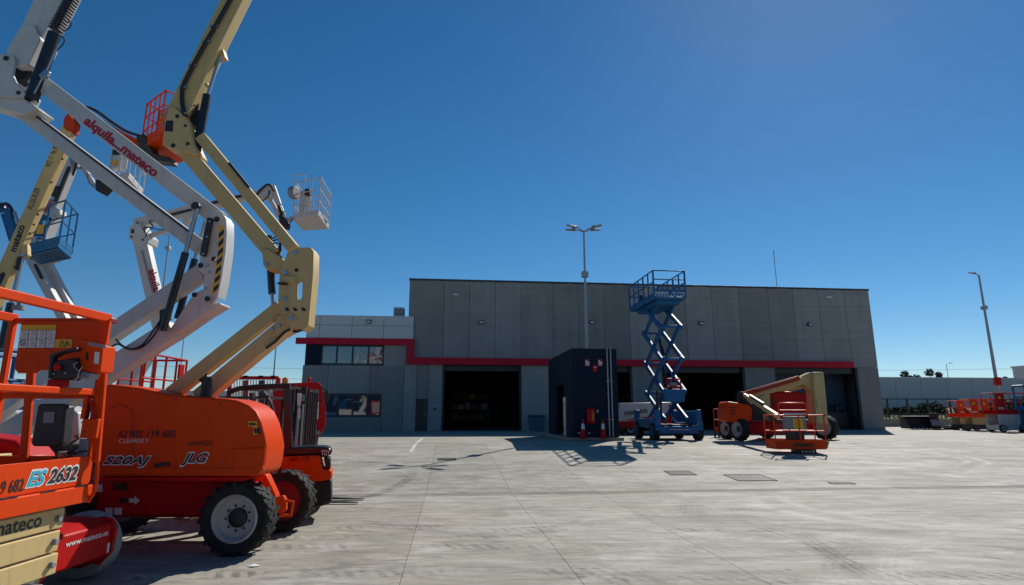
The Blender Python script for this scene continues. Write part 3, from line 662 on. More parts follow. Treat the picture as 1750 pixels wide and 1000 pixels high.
def hose(parent, pts, Y, r, m='black', name='hose', sub=4):
    ps = [P(x, y, Y+(dy[0] if dy else 0)) for x, y, *dy in pts]
    out_ = []
    for i in range(len(ps)-1):
        p0, p1, p2, p3 = ps[max(i-1, 0)], ps[i], ps[i+1], ps[min(i+2, len(ps)-1)]
        for k in range(sub):
            t = k/sub; out_.append(.5*((2*p1)+(p2-p0)*t+(2*p0-5*p1+4*p2-p3)*t*t+(3*p1-p0-3*p2+p3)*t**3))
    out_.append(ps[-1]); return B().tube(out_, r, 6).build(name, m, parent)
def pin(parent, px, py, Y, rpx, m='steel', d=.03, name='pin'):
    c = P(px, py, Y); r = rpx*(P(px+1, py, Y)-c).length; o = B().cyl(c, c+V((0, -d, 0)), r, n=14).build(name, m, parent, bevel=.003)
    return o
def cage(parent, fl, fr, br, bl, h, m, r=.02, toe=.13, mid=1, np=(2, 1), floor=.07, name='guard_rail', openfront=False, floormat=None, lean=V((0, 0, 0))):
    """work platform: floor, toe boards, rails, posts; corners front-left, front-right, back-right, back-left"""
    C = [V(x) for x in (fl, fr, br, bl)]; up = V((0, 0, h))+lean
    B().prism(C, (0, 0, -floor)).build('platform_floor', floormat or m, parent)
    for i in range(4):
        a, c = C[i], C[(i+1) % 4]; X = (c-a).normalized()
        if toe: B().beam(a+V((0, 0, toe/2)), c+V((0, 0, toe/2)), .012, toe).build('toe_board', m, parent)
        if openfront and i == 0: continue
        B().tube([a+up, c+up], r, 8).build('top_rail', m, parent)
        for k in range(mid): B().tube([a+up*(k+1)/(mid+1), c+up*(k+1)/(mid+1)], r*.85, 8).build('mid_rail', m, parent)
        n = np[i % 2]
        for k in range(n):
            q = a.lerp(c, (k+1)/(n+1)); B().tube([q, q+up], r*.85, 8).build('post', m, parent)
    for q in C: B().tube([q, q+up+V((0, 0, r))], r, 8).build('corner_post', m, parent)

# ------------------------------------------------------------------ orange articulated lift with cream arms (nearest boom lift)
def boom_520():
    t = thing('boom_lift', 'orange boom lift with cream arms and big white-rimmed wheel in front', 'boom lift', (-4.8, 8.8, 0))
    Yn, Yf = 8.12, 9.68
    for x, s_ in ((-3.58, 1), (-6.05, 1)):
        wheel(t, (x, Yn, .457), (0, -1, 0), .457, .34, lugs=20, rim='rim'); wheel(t, (x, Yf, .457), (0, 1, 0), .457, .34, lugs=20, rim='red_dark')
    # chassis: orange paint in shade, the shade put in as a darker red
    b = B(); b.span((-6.25, 8.42, .40), (-3.75, 9.38, .80)); b.build('chassis', 'red', t, bevel=.03)
    slabp(t, 'chassis_side', 'red', [(168, 822), (430, 822), (436, 862), (400, 880), (205, 880), (165, 872)], 8.3, 8.42, .015)
    B().cyl((-3.62, 8.3, .457), (-3.62, 9.5, .457), .11).build('axle', 'red_dark', t); B().cyl((-6.05, 8.3, .457), (-6.05, 9.5, .457), .11).build('axle', 'red_dark', t)
    slabp(t, 'end_bracket', 'orange', [(436, 812), (454, 811), (470, 845), (470, 868), (460, 870), (450, 852)], 8.72, 8.9, .015); slabp(t, 'tie_down_lug', 'orange', [(468, 850), (484, 847), (489, 856), (488, 872), (480, 878), (468, 876)], 8.74, 8.82, .012)
    tb = B(); q = P(486, 868, 8.74)
    b = B(); b.tube([q+V((-.05, 0, -.1)), q+V((.1, 0, -.1)), q+V((.12, 0, .08)), q+V((-.02, 0, .1))], .025, 8); b.build('tie_down', 'orange', t)
    # turntable
    B().cyl((-5.0, 8.9, .80), (-5.0, 8.9, .93), .55, n=30).build('slew_ring', 'black', t)
    slabp(t, 'turntable', 'red', [(160, 815), (426, 815), (416, 823), (166, 823)], 7.95, 8.5, .02)
    # near hood in two volumes
    hood = [(164, 814), (160, 770), (164, 700), (176, 664), (184, 656), (240, 663), (290, 674), (384, 681), (404, 684), (424, 692), (437, 703), (446, 722), (452, 745), (455, 766), (452, 790), (447, 808), (440, 814)]
    hd = slabp(t, 'engine_hood', 'orange', hood, 7.86, 8.5, .05, 4)
    slabp(t, 'engine_hood', 'orange', [(x-10 if x < 300 else x-4, y+6) for x, y in hood], 9.15, 9.75, .05, 4)
    # moulded panel lines on the near hood
    slabp(t, 'hood_skirt', 'orange', [(172, 800), (440, 800), (448, 792), (449, 800), (442, 811), (172, 811)], 7.845, 7.9, .008)
    b = B()
    pts = [(185, 700), (205, 690), (225, 700), (228, 780)]
    for i in range(3): b.tube([P(*pts[i], 7.857), P(*pts[i+1], 7.857)], .005, 5)
    b.build('panel_seam', 'red_dark', hd)
    slabp(t, 'cowl_lip', 'orange', [(398, 767), (453, 765), (451, 790), (445, 807), (398, 809)], 7.848, 7.875, .01, 3)
    for pts in ([(348, 690), (357, 712), (362, 745), (363, 780), (359, 799)], [(178, 803), (240, 804), (330, 805), (395, 804)], [(172, 700), (170, 745), (171, 798)]): hose(hd, pts, 7.858, .006, 'orange', 'pressed_rib')
    for q in ((180, 806), (250, 807), (320, 807), (385, 806), (300, 682), (376, 690)): pin(hd, *q, 7.852, 1.3, 'black', .008, 'bolt')
    slabp(t, 'latch', 'black', [(262, 793), (288, 790), (289, 796), (263, 799)], 7.83, 7.86, .006)
    # exhaust elbow
    e = P(352, 676, 8.2); b = B(); b.tube([e+V((0, 0, -.05)), e+V((0, 0, .1)), e+V((-.01, 0, .2)), e+V((-.06, -.03, .26))], .07, 12); b.build('exhaust', 'black', t)
    # decals on the hood
    Y = 7.855
    def tx(st, x0, x1, y, h, m, **k): text(t, st, P(x0, y, Y), P(x1, y, Y), h*Y/1043, NY, m, proud=.004, **k)
    tx('902 119 682', 220, 300, 747.5, 11.5, 'decal_black', bold=.012); tx('CLEARSKY', 203, 254, 757, 7.5, 'decal_white', bold=-.01)
    tx('AA69323', 320, 363, 761.5, 7.5, 'decal_black', bold=.004)
    b = B(); c = P(210, 742, Y); b.lathe(c, NY, [(.043, .001), (.050, .001), (.050, .004), (.043, .004)], 24); b.build('phone_ring', 'decal_black', t)
    b = B(); b.tube([P(207, 738, Y-.003), P(207, 743, Y-.003), P(211, 746.5, Y-.003), P(213, 745, Y-.003)], .007, 6); b.build('phone_mark', 'decal_black', t)
    for st, x0, x1, y, h in (('520AJ', 176, 256, 793, 12.5), ('JLG', 310, 355, 790, 15)):
        text(t, st, P(x0-2, y+1, Y), P(x1+2, y+1, Y), (h+2)*Y/1043, NY, 'decal_white', bold=.06, shear=.35, proud=.0035)
        text(t, st, P(x0, y, Y), P(x1, y, Y), h*Y/1043, NY, 'decal_black', bold=.022, shear=.35, proud=.006)
    for a_, c_, m in (((424, 720), (439, 729), 'decal_yellow'), ((433, 729), (440, 743), 'decal_yellow')):
        slabp(t, 'warning_label', m, [a_, (c_[0], a_[1]), c_, (a_[0], c_[1])], 7.852, 7.858, 0)
        b = B()
        for k in range(3): b.beam(P(a_[0]+2+k*4.2, a_[1]+3, 7.85), P(a_[0]+4+k*4, c_[1]-2, 7.85), .003, .025)
        b.build('label_print', 'decal_black', t)
    # double arrow and plates on the chassis side
    Yc = 8.295
    slabp(t, 'direction_arrow', 'decal_black', [(201, 855.5), (210, 848), (210, 852), (220, 852), (220, 859), (210, 859), (210, 863)], Yc-.004, Yc, 0)
    slabp(t, 'direction_arrow', 'decal_white', [(239, 855.5), (230, 848), (230, 852), (220.3, 852), (220.3, 859), (230, 859), (230, 863)], Yc-.004, Yc, 0)
    for x0, y0, x1, y1, m in ((180, 868, 192, 880, 'decal_white'), (195, 868, 208, 880, 'decal_white'), (193, 826, 216, 838, 'decal_black'), (165, 828, 175, 841, 'decal_white')):
        slabp(t, 'data_plate', m, [(x0, y0), (x1, y0), (x1, y1), (x0, y1)], Yc-.004, Yc, 0)
    # lower arms, upright, upper arms
    Y = 8.62
    arm(t, 'lower_arm', 'cream', (296, 672), (480, 526), Y+.02, 23, .17, ext=.02)
    arm(t, 'lower_arm', 'cream', (345, 678), (492, 556), Y-.06, 27, .22, ext=.03)
    slabp(t, 'arm_boss', 'cream', [(470, 548), (478, 536), (497, 546), (500, 562), (480, 574), (462, 577)], Y-.2, Y+.1, .02)
    for a_ in ((466, 563), (477, 557)): pin(t, *a_, Y-.2, 3.2)
    up = [(491, 432), (508, 423), (531, 423), (536, 430), (535, 470), (527, 556), (518, 564), (497, 560), (487, 548), (475, 520), (478, 466), (486, 446)]
    slot = [(507, 492), (508, 483), (513, 480), (517, 484), (516.5, 506), (514, 512), (508, 512), (506.5, 506)]
    # upright as near and far plate with a slot window, joined by a spine
    for y0, y1 in ((Y-.28, Y-.25), (Y-.05, Y-.02)):
        bm = bmesh.new()
        A = [P(*q, Y-.28)+V((0, y0-(Y-.28), 0)) for q in up]; C = [P(*q, Y-.28)+V((-.075 if y0 > Y-.2 else 0, y0-(Y-.28), .045 if y0 > Y-.2 else 0)) for q in slot]
        ed = []
        for L in (A, C):
            vs = [bm.verts.new(v) for v in L]; ed += [bm.edges.new((vs[i], vs[(i+1) % len(vs)])) for i in range(len(vs))]
        fr = bmesh.ops.triangle_fill(bm, use_beauty=True, edges=ed, normal=(0, -1, 0)); fc = [g for g in fr['geom'] if isinstance(g, bmesh.types.BMFace)]
        ex = bmesh.ops.extrude_face_region(bm, geom=fc); vv = [g for g in ex['geom'] if isinstance(g, bmesh.types.BMVert)]; bmesh.ops.translate(bm, verts=vv, vec=(0, y1-y0, 0))
        bm.verts.index_update(); b = B(); b.add([v.co.copy() for v in bm.verts], [tuple(v.index for v in f.verts) for f in bm.faces]); bm.free(); b.build('upright_plate', 'cream', t)
    sp_ = [(531, 423), (536, 430), (535, 470), (527, 556), (518, 564), (514, 563), (522, 553), (530, 470), (531, 432), (528, 423)]
    B().prism([P(*q, Y-.28)+V((0, .031, 0)) for q in sp_], (0, .198, 0)).build('upright_spine', 'cream', t)
    for a_, r_, m in (((505.5, 432), 4, 'steel'), ((488, 466), 4, 'steel'), ((507, 462), 3, 'black'), ((486.5, 510.5), 4, 'steel'), ((498, 545), 4.4, 'steel')): pin(t, *a_, Y-.28, r_, m, .02)
    slabp(t, 'pin_boss', 'cream', [(488, 548), (487, 540), (494, 536), (502, 537), (508, 545), (505, 555), (497, 559)], Y-.30, Y-.281, .006); pin(t, 498, 545, Y-.3, 4, 'steel', .02)
    for k in range(3):
        x = 486+k*14; slabp(t, 'slot_mark', 'decal_black', [(x, 526), (x+6, 526), (x+9, 531.5), (x+3, 531.5)], Y-.286, Y-.281, 0)
    B().box(P(493, 478, Y-.3), (.2, .06, .1)).build('bracket', 'cream', t, bevel=.01); B().box(P(483, 485, Y-.32), (.12, .1, .02)).build('bracket_cap', 'black', t)
    hose(t, [(496, 562), (505, 567), (515, 564), (521, 560)], Y-.1, .02); hose(t, [(455, 595), (470, 584), (486, 568), (496, 563)], Y-.2, .02)
    arm(t, 'upper_arm', 'cream', (322, 264), (466, 434), Y-.06, 23, .2, ext=.03)
    arm(t, 'upper_arm', 'cream', (344, 235), (502, 426), Y-.06, 18, .16)
    B().beam(P(392, 279, Y-.16), P(425, 320, Y-.16), .05, .04).build('cable_guide', 'black', t)
    slabp(t, 'knuckle', 'cream', [(447, 428), (455, 423), (462, 427), (487, 446), (478, 466), (472, 462), (455, 461), (449, 452)], Y-.2, Y+.08, .02); pin(t, 455.5, 452, Y-.2, 3.8)
    cylr(t, (459, 404), (465, 502), Y+.02, .055); cylr(t, (465, 500), (469, 550), Y+.02, .03, 'steel', 'cylinder_rod')
    for k in range(3): hose(t, [(466, 408+k*4), (476, 404+k*6), (480, 415+k*6), (474, 430+k*5), (482, 440+k)], Y-.05, .012)
    # top knuckle and telescoping boom
    kn = [(287, 180), (279, 222), (277, 247), (297, 256), (332, 265), (338, 262), (329, 243), (326, 223), (322, 206), (314, 196), (300, 184)]
    slabp(t, 'boom_knuckle', 'cream', kn, Y-.22, Y+.1, .02)
    slabp(t, 'knuckle_window', 'black', [(284, 206), (296, 206), (295, 225), (281, 224)], Y-.226, Y-.2, 0)
    for a_, r_ in (((303, 199), 3.5), ((317, 215), 2.6), ((321, 246), 3.2), ((296, 249), 4)): pin(t, *a_, Y-.22, r_, 'black', .01)
    bl = [(287, 181), (376, 0), (420, -88), (460, -88), (414, 0), (385, 62), (384, 98), (364, 99), (360, 88), (352, 118), (353, 142), (340, 143), (330, 178), (320, 200), (300, 186)]
    slabp(t, 'boom', 'cream', [(287, 181), (376, 0), (440, -129), (478, -129), (414, 0), (378, 72), (320, 196), (300, 186)], Y-.16, Y+.06, .012)
    slabp(t, 'boom_lug', 'cream', [(376, 66), (384, 97), (364, 99), (361, 88)], Y-.07, Y+.07, .01); slabp(t, 'boom_lug', 'cream', [(348, 120), (354, 143), (341, 145), (338, 134)], Y-.07, Y+.07, .01)
    cylr(t, (336, 258), (354, 163), Y-.06, .066); cylr(t, (354, 165), (376, 96), Y-.06, .028, 'steel', 'cylinder_rod'); cylr(t, (327, 232), (336, 176), Y-.02, .045); cylr(t, (336, 178), (344, 143), Y-.02, .02, 'steel', 'cylinder_rod')
    slabp(t, 'valve_block', 'black', [(330, 190), (346, 186), (344, 210), (328, 214)], Y-.06, Y+.1, .01)
    hose(t, [(316, 200), (311, 175), (312, 151), (323, 126), (345, 85), (365, 50), (393, 0), (412, -40)], Y-.19, .035)
    for q in ((366, 46), (353, 72), (330, 112), (313, 150)): B().box(P(*q, Y-.18), (.12, .06, .03)).build('hose_clamp', 'steel', t)
    hose(t, [(300, 188), (312, 192), (322, 186), (325, 178)], Y-.18, .01, 'galv'); hose(t, [(323, 205), (330, 195), (334, 183), (331, 176)], Y-.1, .01)
    hose(t, [(330, 240), (340, 225), (345, 205)], Y-.08, .008, 'steel')
    arm(t, 'extension', 'cream', (440, -100), (520, -262), Y, 26, .2)
    return t
boom_520()

# ------------------------------------------------------------------ near scissor lift, seen at its far end
def near_scissor():
    X0, X1, Ya, Yb = -3.62, -2.90, 2.0, 4.2
    t = thing('scissor_lift', 'orange and cream scissor lift at the left edge, nearest the camera', 'scissor lift', ((X0+X1)/2, (Ya+Yb)/2, 0))
    def pz(px, py): return PX(px, py, X1).z
    zr = pz(60, 513); zm_ = pz(60, 665); zt0 = pz(100, 785); zt1 = pz(100, 864)
    # chassis and wheels
    B().span((X0+.05, Ya+.1, .12), (X1-.05, Yb-.1, .40)).build('chassis', 'grey_plastic', t, bevel=.02)
    B().span((X1-.16, Ya+.1, .41), (X1+.0, Yb-.28, .75)).build('side_tray', 'grey_plastic', t, bevel=.01)
    for y in (Ya+.35, Yb-.35):
        for x, s_ in ((X0+.08, -1), (X1-.08, 1)): wheel(t, (x, y, .2), (s_, 0, 0), .2, .13, 'rubber_grey', 'rim')
    # folded arm stack
    n = 3; za, zb_ = .77, zt1-.02; hh = (zb_-za)/n
    for k in range(n):
        for x in (X1-.09, X0+.05):
            B().span((x, Ya+.12, za+k*hh+.006), (x+.05, Yb-.14-.012*(k % 2), za+(k+1)*hh-.006)).build('scissor_arm', 'cream', t, bevel=.008)
        B().cyl((X1-.05, Yb-.2, za+(k+.5)*hh), (X1-.015, Yb-.2, za+(k+.5)*hh), .020, n=12).build('pin', 'grey_plastic', t, bevel=.004)
    y0, y1 = PX(-30, 930, X1).y, PX(77, 905, X1).y
    zz = za+2.2*hh
    text(t, 'mateco', (X1-.04, PX(-6, 930, X1).y, zz+.02), (X1-.04, PX(80, 905, X1).y, zz+.02), .082, (1, 0, 0), 'decal_black', bold=.02, proud=.002)
    # deck and toe boards
    B().span((X0, Ya, zt1), (X1-.012, Yb, zt1+.05)).build('platform_floor', 'galv', t)
    B().span((X1-.012, Ya, zt1+.105), (X1, Yb, zt0)).build('toe_board', 'orange', t, bevel=.003); B().span((X1-.012, Ya, zt1-.01), (X1+.028, Yb, zt1+.10)).build('deck_edge', 'orange', t, bevel=.008)
    B().span((X0, Ya, zt1), (X0+.012, Yb, zt0)).build('toe_board', 'orange', t); B().span((X0+.02, Yb-.012, zt1+.051), (X1-.02, Yb, zt0)).build('toe_board', 'orange', t)
    for q in (.22, .55, .88): y = Ya+(Yb-Ya)*(.6+.4*q); B().span((X1+.026, y-.06, zt1+.10), (X1+.03, y+.06, zt1+.108)).build('deck_slot', 'decal_black', t)
    yy0, yy1 = PX(50, 800, X1).y, PX(134, 793, X1).y; zt_ = (zt1+.1+zt0)/2-.045; ym = yy0+(yy1-yy0)*.37
    text(t, 'ES', (X1, yy0-.012, zt_-.004), (X1, ym, zt_-.004), .092, (1, 0, 0), 'decal_white', bold=.07, shear=.3, proud=.002); text(t, '2632', (X1, ym-.005, zt_-.004), (X1, yy1+.012, zt_-.004), .092, (1, 0, 0), 'decal_white', bold=.07, shear=.3, proud=.002)
    text(t, 'ES', (X1, yy0, zt_), (X1, ym-.008, zt_), .082, (1, 0, 0), 'decal_cyan', bold=.03, shear=.3, proud=.004); text(t, '2632', (X1, ym+.006, zt_), (X1, yy1, zt_), .082, (1, 0, 0), 'decal_black', bold=.03, shear=.3, proud=.004)
    text(t, '902 119 682', (X1, PX(42, 820, X1).y-.36, zt_-.02), (X1, PX(42, 820, X1).y, zt_-.02), .07, (1, 0, 0), 'decal_black', bold=.012, proud=.003)
    # rails
    R = .022
    for x in (X1-.02, X0+.02):
        B().box((x, (Ya+Yb)/2, zr), (.036, Yb-Ya, .062)).build('top_rail', 'orange', t, bevel=.008); B().box((x, (Ya+Yb)/2-.03, zm_), (.03, Yb-Ya-.06, .045)).build('mid_rail', 'orange', t, bevel=.008)
        for y in (Yb-.02, Ya+.9, Ya+.03): B().box((x, y, (zt1+zr)/2), (.036, .04, zr-zt1)).build('post', 'orange', t, bevel=.006)
    B().box(((X0+X1)/2, Yb-.02, zr-.02), (X1-X0-.06, .03, .04)).build('top_rail', 'orange', t, bevel=.006); B().box(((X0+X1)/2, Yb-.02, zm_-.02), (X1-X0-.06, .03, .045)).build('mid_rail', 'orange', t, bevel=.006)
    pl = lambda pts, Y, d, nm, m, bv=.006: slabp(t, nm, m, pts, Y, Y+d, bv)
    Ye = Yb-.05
    pl([(36, 549), (188, 546), (172, 640), (118, 640), (110, 632), (68, 633), (60, 638), (30, 638), (24, 630), (26, 618)], Ye, .012, 'end_panel', 'orange')
    for x0, x1 in ((44, 57), (168, 180)): pl([(x0, 636), (x1, 636), (x1-13, 790), (x0-13, 790)], Ye+.013, .03, 'end_post', 'orange')
    # placard
    Yp = Ye-.003
    pl([(36, 555.5), (96, 555), (95, 563.5), (35, 564)], Yp, .003, 'placard_header', 'decal_yellow', 0); pl([(35, 564.4), (95, 564), (92, 594.5), (31, 595)], Yp, .003, 'placard', 'decal_white', 0); pl([(95, 580), (123.5, 580), (122, 594.5), (93, 594.5)], Yp, .003, 'warning_label', 'decal_yellow', 0)
    b = B(); Yl = Yp-.002
    def ln(x0, y0, x1, y1, w_=.0025): b.beam(P(x0, y0, Yl), P(x1, y1, Yl), .001, w_, (0, 0, 1) if abs(x1-x0) > abs(y1-y0) else (1, 0, 0))
    ln(35, 564, 95, 564); ln(33.5, 579.5, 94, 579); ln(31, 595, 92, 594.5)
    for x in (49, 63.5, 80): ln(x, 564, x-3, 594.5)
    for r0 in (0, 1):
        for k in range(4):
            for j in range(4):
                xx = 37.5+k*15.3-1.6*r0; yy = 566.5+r0*15+j*2.9
                if (r0, k) == (1, 0) and j < 3: continue
                ln(xx, yy, xx+random.uniform(5, 11), yy, .0022)
    b.build('placard_print', 'decal_black', t)
    b = B(); c = P(38.8, 585.5, Yl); b.lathe(c, NY, [(.016, 0), (.020, 0), (.020, .001), (.016, .001)], 20); b.beam(c+V((-.012, 0, .012)), c+V((.012, 0, -.012)), .001, .003); tri = [P(101, 592, Yl), P(111, 592, Yl), P(106, 582, Yl)]
    for i in range(3): b.beam(tri[i], tri[(i+1) % 3], .001, .004)
    b.beam(P(115, 592, Yl), P(113, 583, Yl), .001, .005); b.beam(P(113, 584, Yl), P(120, 590, Yl), .001, .004); b.build('pictogram', 'decal_black', t)
    # control box with guard on the rail
    Yk = Ye-.22
    pl([(132, 583), (176, 590), (170, 637), (127, 632)], Yk+.06, .14, 'control_box', 'orange', .01)
    pl([(150, 584.5), (180, 590), (179, 595), (149, 590)], Yk+.03, .02, 'clear_cover', 'grey_plastic', .004); pl([(162, 601), (169, 602), (167, 622), (160, 621)], Yk+.05, .008, 'label_plate', 'decal_white', 0); pl([(147, 602), (149, 602), (148.5, 616), (146, 613)], Yk+.05, .008, 'key_slot', 'decal_black', 0)
    q = lambda x, y: P(x, y, Yk)
    b = B(); b.prism([q(84, 606), (q(100, 600)), (q(104, 604)), (q(90, 611)), (q(86, 647)), (q(81, 647))], (0, .05, 0)); b.prism([q(100, 600), q(130, 593), q(130, 599), q(104, 604)], (0, .05, 0)); b.build('guard_hoop', 'black', t, bevel=.006)
    pl([(90, 617), (128, 611), (131, 640), (118, 650), (84, 648)], Yk+.01, .1, 'joystick_console', 'black', .012); pl([(126, 632), (156, 637), (151, 648), (130, 646)], Yk+.05, .1, 'console_foot', 'grey_plastic', .01)
    B().cyl(P(98, 628, Yk-.02), P(98, 628, Yk+.02), .022).build('stop_button', 'red', t, bevel=.006)
    for k in ((93, 639), (113, 638)): pin(t, *k, Yk+.01, 1.8, 'steel', .01)
    b = B(); b.box(P(100, 655, Yk+.05), (.1, .08, .05)); b.build('console_base', 'red', t, bevel=.01)
    hose(t, [(133, 619), (126, 624), (134, 634), (140, 627), (135, 636), (133, 645), (126, 651)], Yk-.01, .003, 'steel')
    # black manual box on the end rail
    pl([(64, 692), (70, 690), (104, 690), (113, 694), (106, 758), (102, 763), (56, 763), (52, 758)], Ye-.05, .09, 'document_box', 'black', .015); pl([(75, 704), (93, 704), (91, 723), (73, 723)], Ye-.055, .005, 'box_label', 'grey_plastic', 0)
    hose(t, [(95, 763), (97, 775), (98, 785)], Ye-.02, .012)
    # bracket column by the corner post
    pl([(141, 716), (168, 716), (163, 749), (136, 749)], Ye-.02, .03, 'bracket_plate', 'orange', .004); pl([(136, 750), (151, 750), (147, 781), (131, 781)], Ye-.01, .01, 'grey_strip', 'grey_plastic', 0)
    for k in ((140, 722), (145, 738), (150, 728)): pin(t, *k, Ye-.02, 1.2, 'black', .004)
    pl([(143, 678), (149, 677), (141, 716), (136, 716)], Ye-.03, .03, 'strut', 'orange', .004)
    hose(t, [(128, 745), (134, 750), (122, 757), (119, 764), (130, 768), (113, 774), (118, 780), (132, 773), (149, 771)], Ye-.04, .006)
    hose(t, [(150, 677), (156, 690), (158, 700), (160, 716)], Ye-.01, .012, 'red'); hose(t, [(148, 675), (153, 688), (151, 705), (148, 716)], Ye+.01, .012)
    # corner guard loop at the end of the deck
    hose(t, [(160, 776), (166, 790), (165, 820), (160, 842), (150, 858)], Yb-.02, .013, 'orange'); hose(t, [(157, 782), (161, 795), (158, 815), (150, 830)], Yb-.03, .006)
    B().box((X1-.02, Yb+.025, zr-.01), (.035, .08, .035)).build('rail_clip', 'red_dark', t, bevel=.006)
    q = PX(40, 512, X1); b = B(); b.cyl(V((X1-.02, q.y, zr-.05)), V((X1-.02, q.y, zr-.075)), .03); b.cyl(V((X1-.02, q.y, zr-.02)), V((X1-.02, q.y, zr-.05)), .012); b.build('rail_bolt', 'grey_plastic', t)
near_scissor()

# ------------------------------------------------------------------ red electric lift behind it
def red_electric():
    t = thing('boom_lift', 'low red electric lift with grey tyres and a web address on its front axle', 'boom lift', (-5.9, 6.4, 0))
    R = .355
    for x in (-4.78, -6.75):
        wheel(t, (x, 5.86, R), (0, -1, 0), R, .24, 'rubber_grey', 'rim'); wheel(t, (x, 7.0, R), (0, 1, 0), R, .24, 'rubber_grey', 'red_dark', dish=.6)
    Xf = -4.42
    # axle box with sloping lid
    a = [PX(136, 926, Xf), PX(201, 901, Xf), PX(189, 955, Xf), PX(141, 974, Xf)]
    ya, yb = a[0].y, a[1].y
    prof = [(Xf, .27), (Xf, .60), (Xf-.12, .66), (Xf-.95, .70), (Xf-.95, .27)]
    B().prism([V((x, 6.02, z)) for x, z in prof], (0, .84, 0)).build('axle_box', 'red', t, bevel=.02)
    for y in (5.965, 6.87):
        ww = [(Xf+.02, .30), (Xf+.04, .55), (Xf-.02, .64), (Xf-.12, .67), (Xf-.3, .64), (Xf-.3, .2), (Xf-.1, .16)]
        o = B().prism([V((x, y, z)) for x, z in ww], (0, .045, 0)).build('side_wing', 'red', t, bevel=.01)
    for y in (5.985, 6.885):
        b = B(); b.tube([V((Xf+.008, y, .57)), V((Xf+.01, y+.015, .5)), V((Xf+.01, y+.015, .4)), V((Xf+.008, y, .34))], .022, 8); b.build('grab_slot', 'red_dark', t)
    text(t, 'www.mateco.es', (Xf, 6.18, .49), (Xf, 6.80, .49), .055, (1, 0, 0), 'decal_white', bold=.015, proud=.004)
    B().span((Xf-.002, 6.82, .30), (Xf+.004, 6.85, .40)).build('label_plate', 'decal_white', t)
    # yellow arrow on the lid
    arr = [(-.55, 6.30), (-.35, 6.28), (-.35, 6.20), (-.18, 6.36), (-.37, 6.46), (-.36, 6.40), (-.55, 6.42)]
    nz = lambda x: .66+(.04)*(-x-.12)/.83+.003
    B().prism([V((Xf+x, y, nz(x))) for x, y in arr], (0, 0, .002)).build('arrow_mark', 'decal_yellow', t)
    B().span((-7.0, 6.05, .28), (-5.3, 6.8, .60)).build('chassis', 'red', t, bevel=.03)
    # turntable body
    B().cyl((-5.9, 6.43, .60), (-5.9, 6.43, .74), .45, n=28).build('slew_ring', 'black', t)
    B().prism([V((x, 5.85, z)) for x, z in ((-7.4, .76), (-5.35, .76), (-5.2, .95), (-5.25, 1.3), (-5.45, 1.5), (-5.9, 1.62), (-7.4, 1.66))], (0, .42, 0)).build('side_hood', 'red', t, bevel=.05, seg=3)
    B().prism([V((x, 6.62, z)) for x, z in ((-7.4, .76), (-5.35, .76), (-5.2, .95), (-5.25, 1.3), (-5.45, 1.5), (-5.9, 1.56), (-7.4, 1.6))], (0, .42, 0)).build('side_hood', 'red', t, bevel=.05, seg=3)
    B().beam((-7.6, 6.45, 1.15), (-5.4, 6.45, 1.25), .22, .24).build('folded_boom', 'cream', t, bevel=.015)
red_electric()
def carrier(t, x, y, col, L=2.3, wd=1.7, wr=.42, tyre='rubber', rim='rim', z0=None, hood=True, lug=0):
    """wheeled base of a boom lift: chassis, four wheels, slew ring, two hoods"""
    z = gz(x, y) if z0 is None else z0
    for sx in (-1, 1):
        for sy in (-1, 1): wheel(t, (x+sx*L/2, y+sy*(wd/2), z+wr), (0, sy, 0), wr, .3, tyre, rim, lugs=lug)
    B().span((x-L/2-.25, y-wd/2+.22, z+.32), (x+L/2+.25, y+wd/2-.22, z+.78)).build('chassis', col, t, bevel=.03)
    B().cyl((x, y, z+.78), (x, y, z+.95), .5, n=24).build('slew_ring', 'black', t)
    if hood:
        for sy in (-1, 1):
            y0 = y+(-.85 if sy < 0 else .35)
            B().prism([V((x+a, y0, z+h)) for a, h in ((-1.5, .96), (1.0, .96), (1.1, 1.2), (1.0, 1.7), (.7, 1.85), (-1.5, 1.95))], (0, .5, 0)).build('side_hood', col, t, bevel=.05, seg=3)

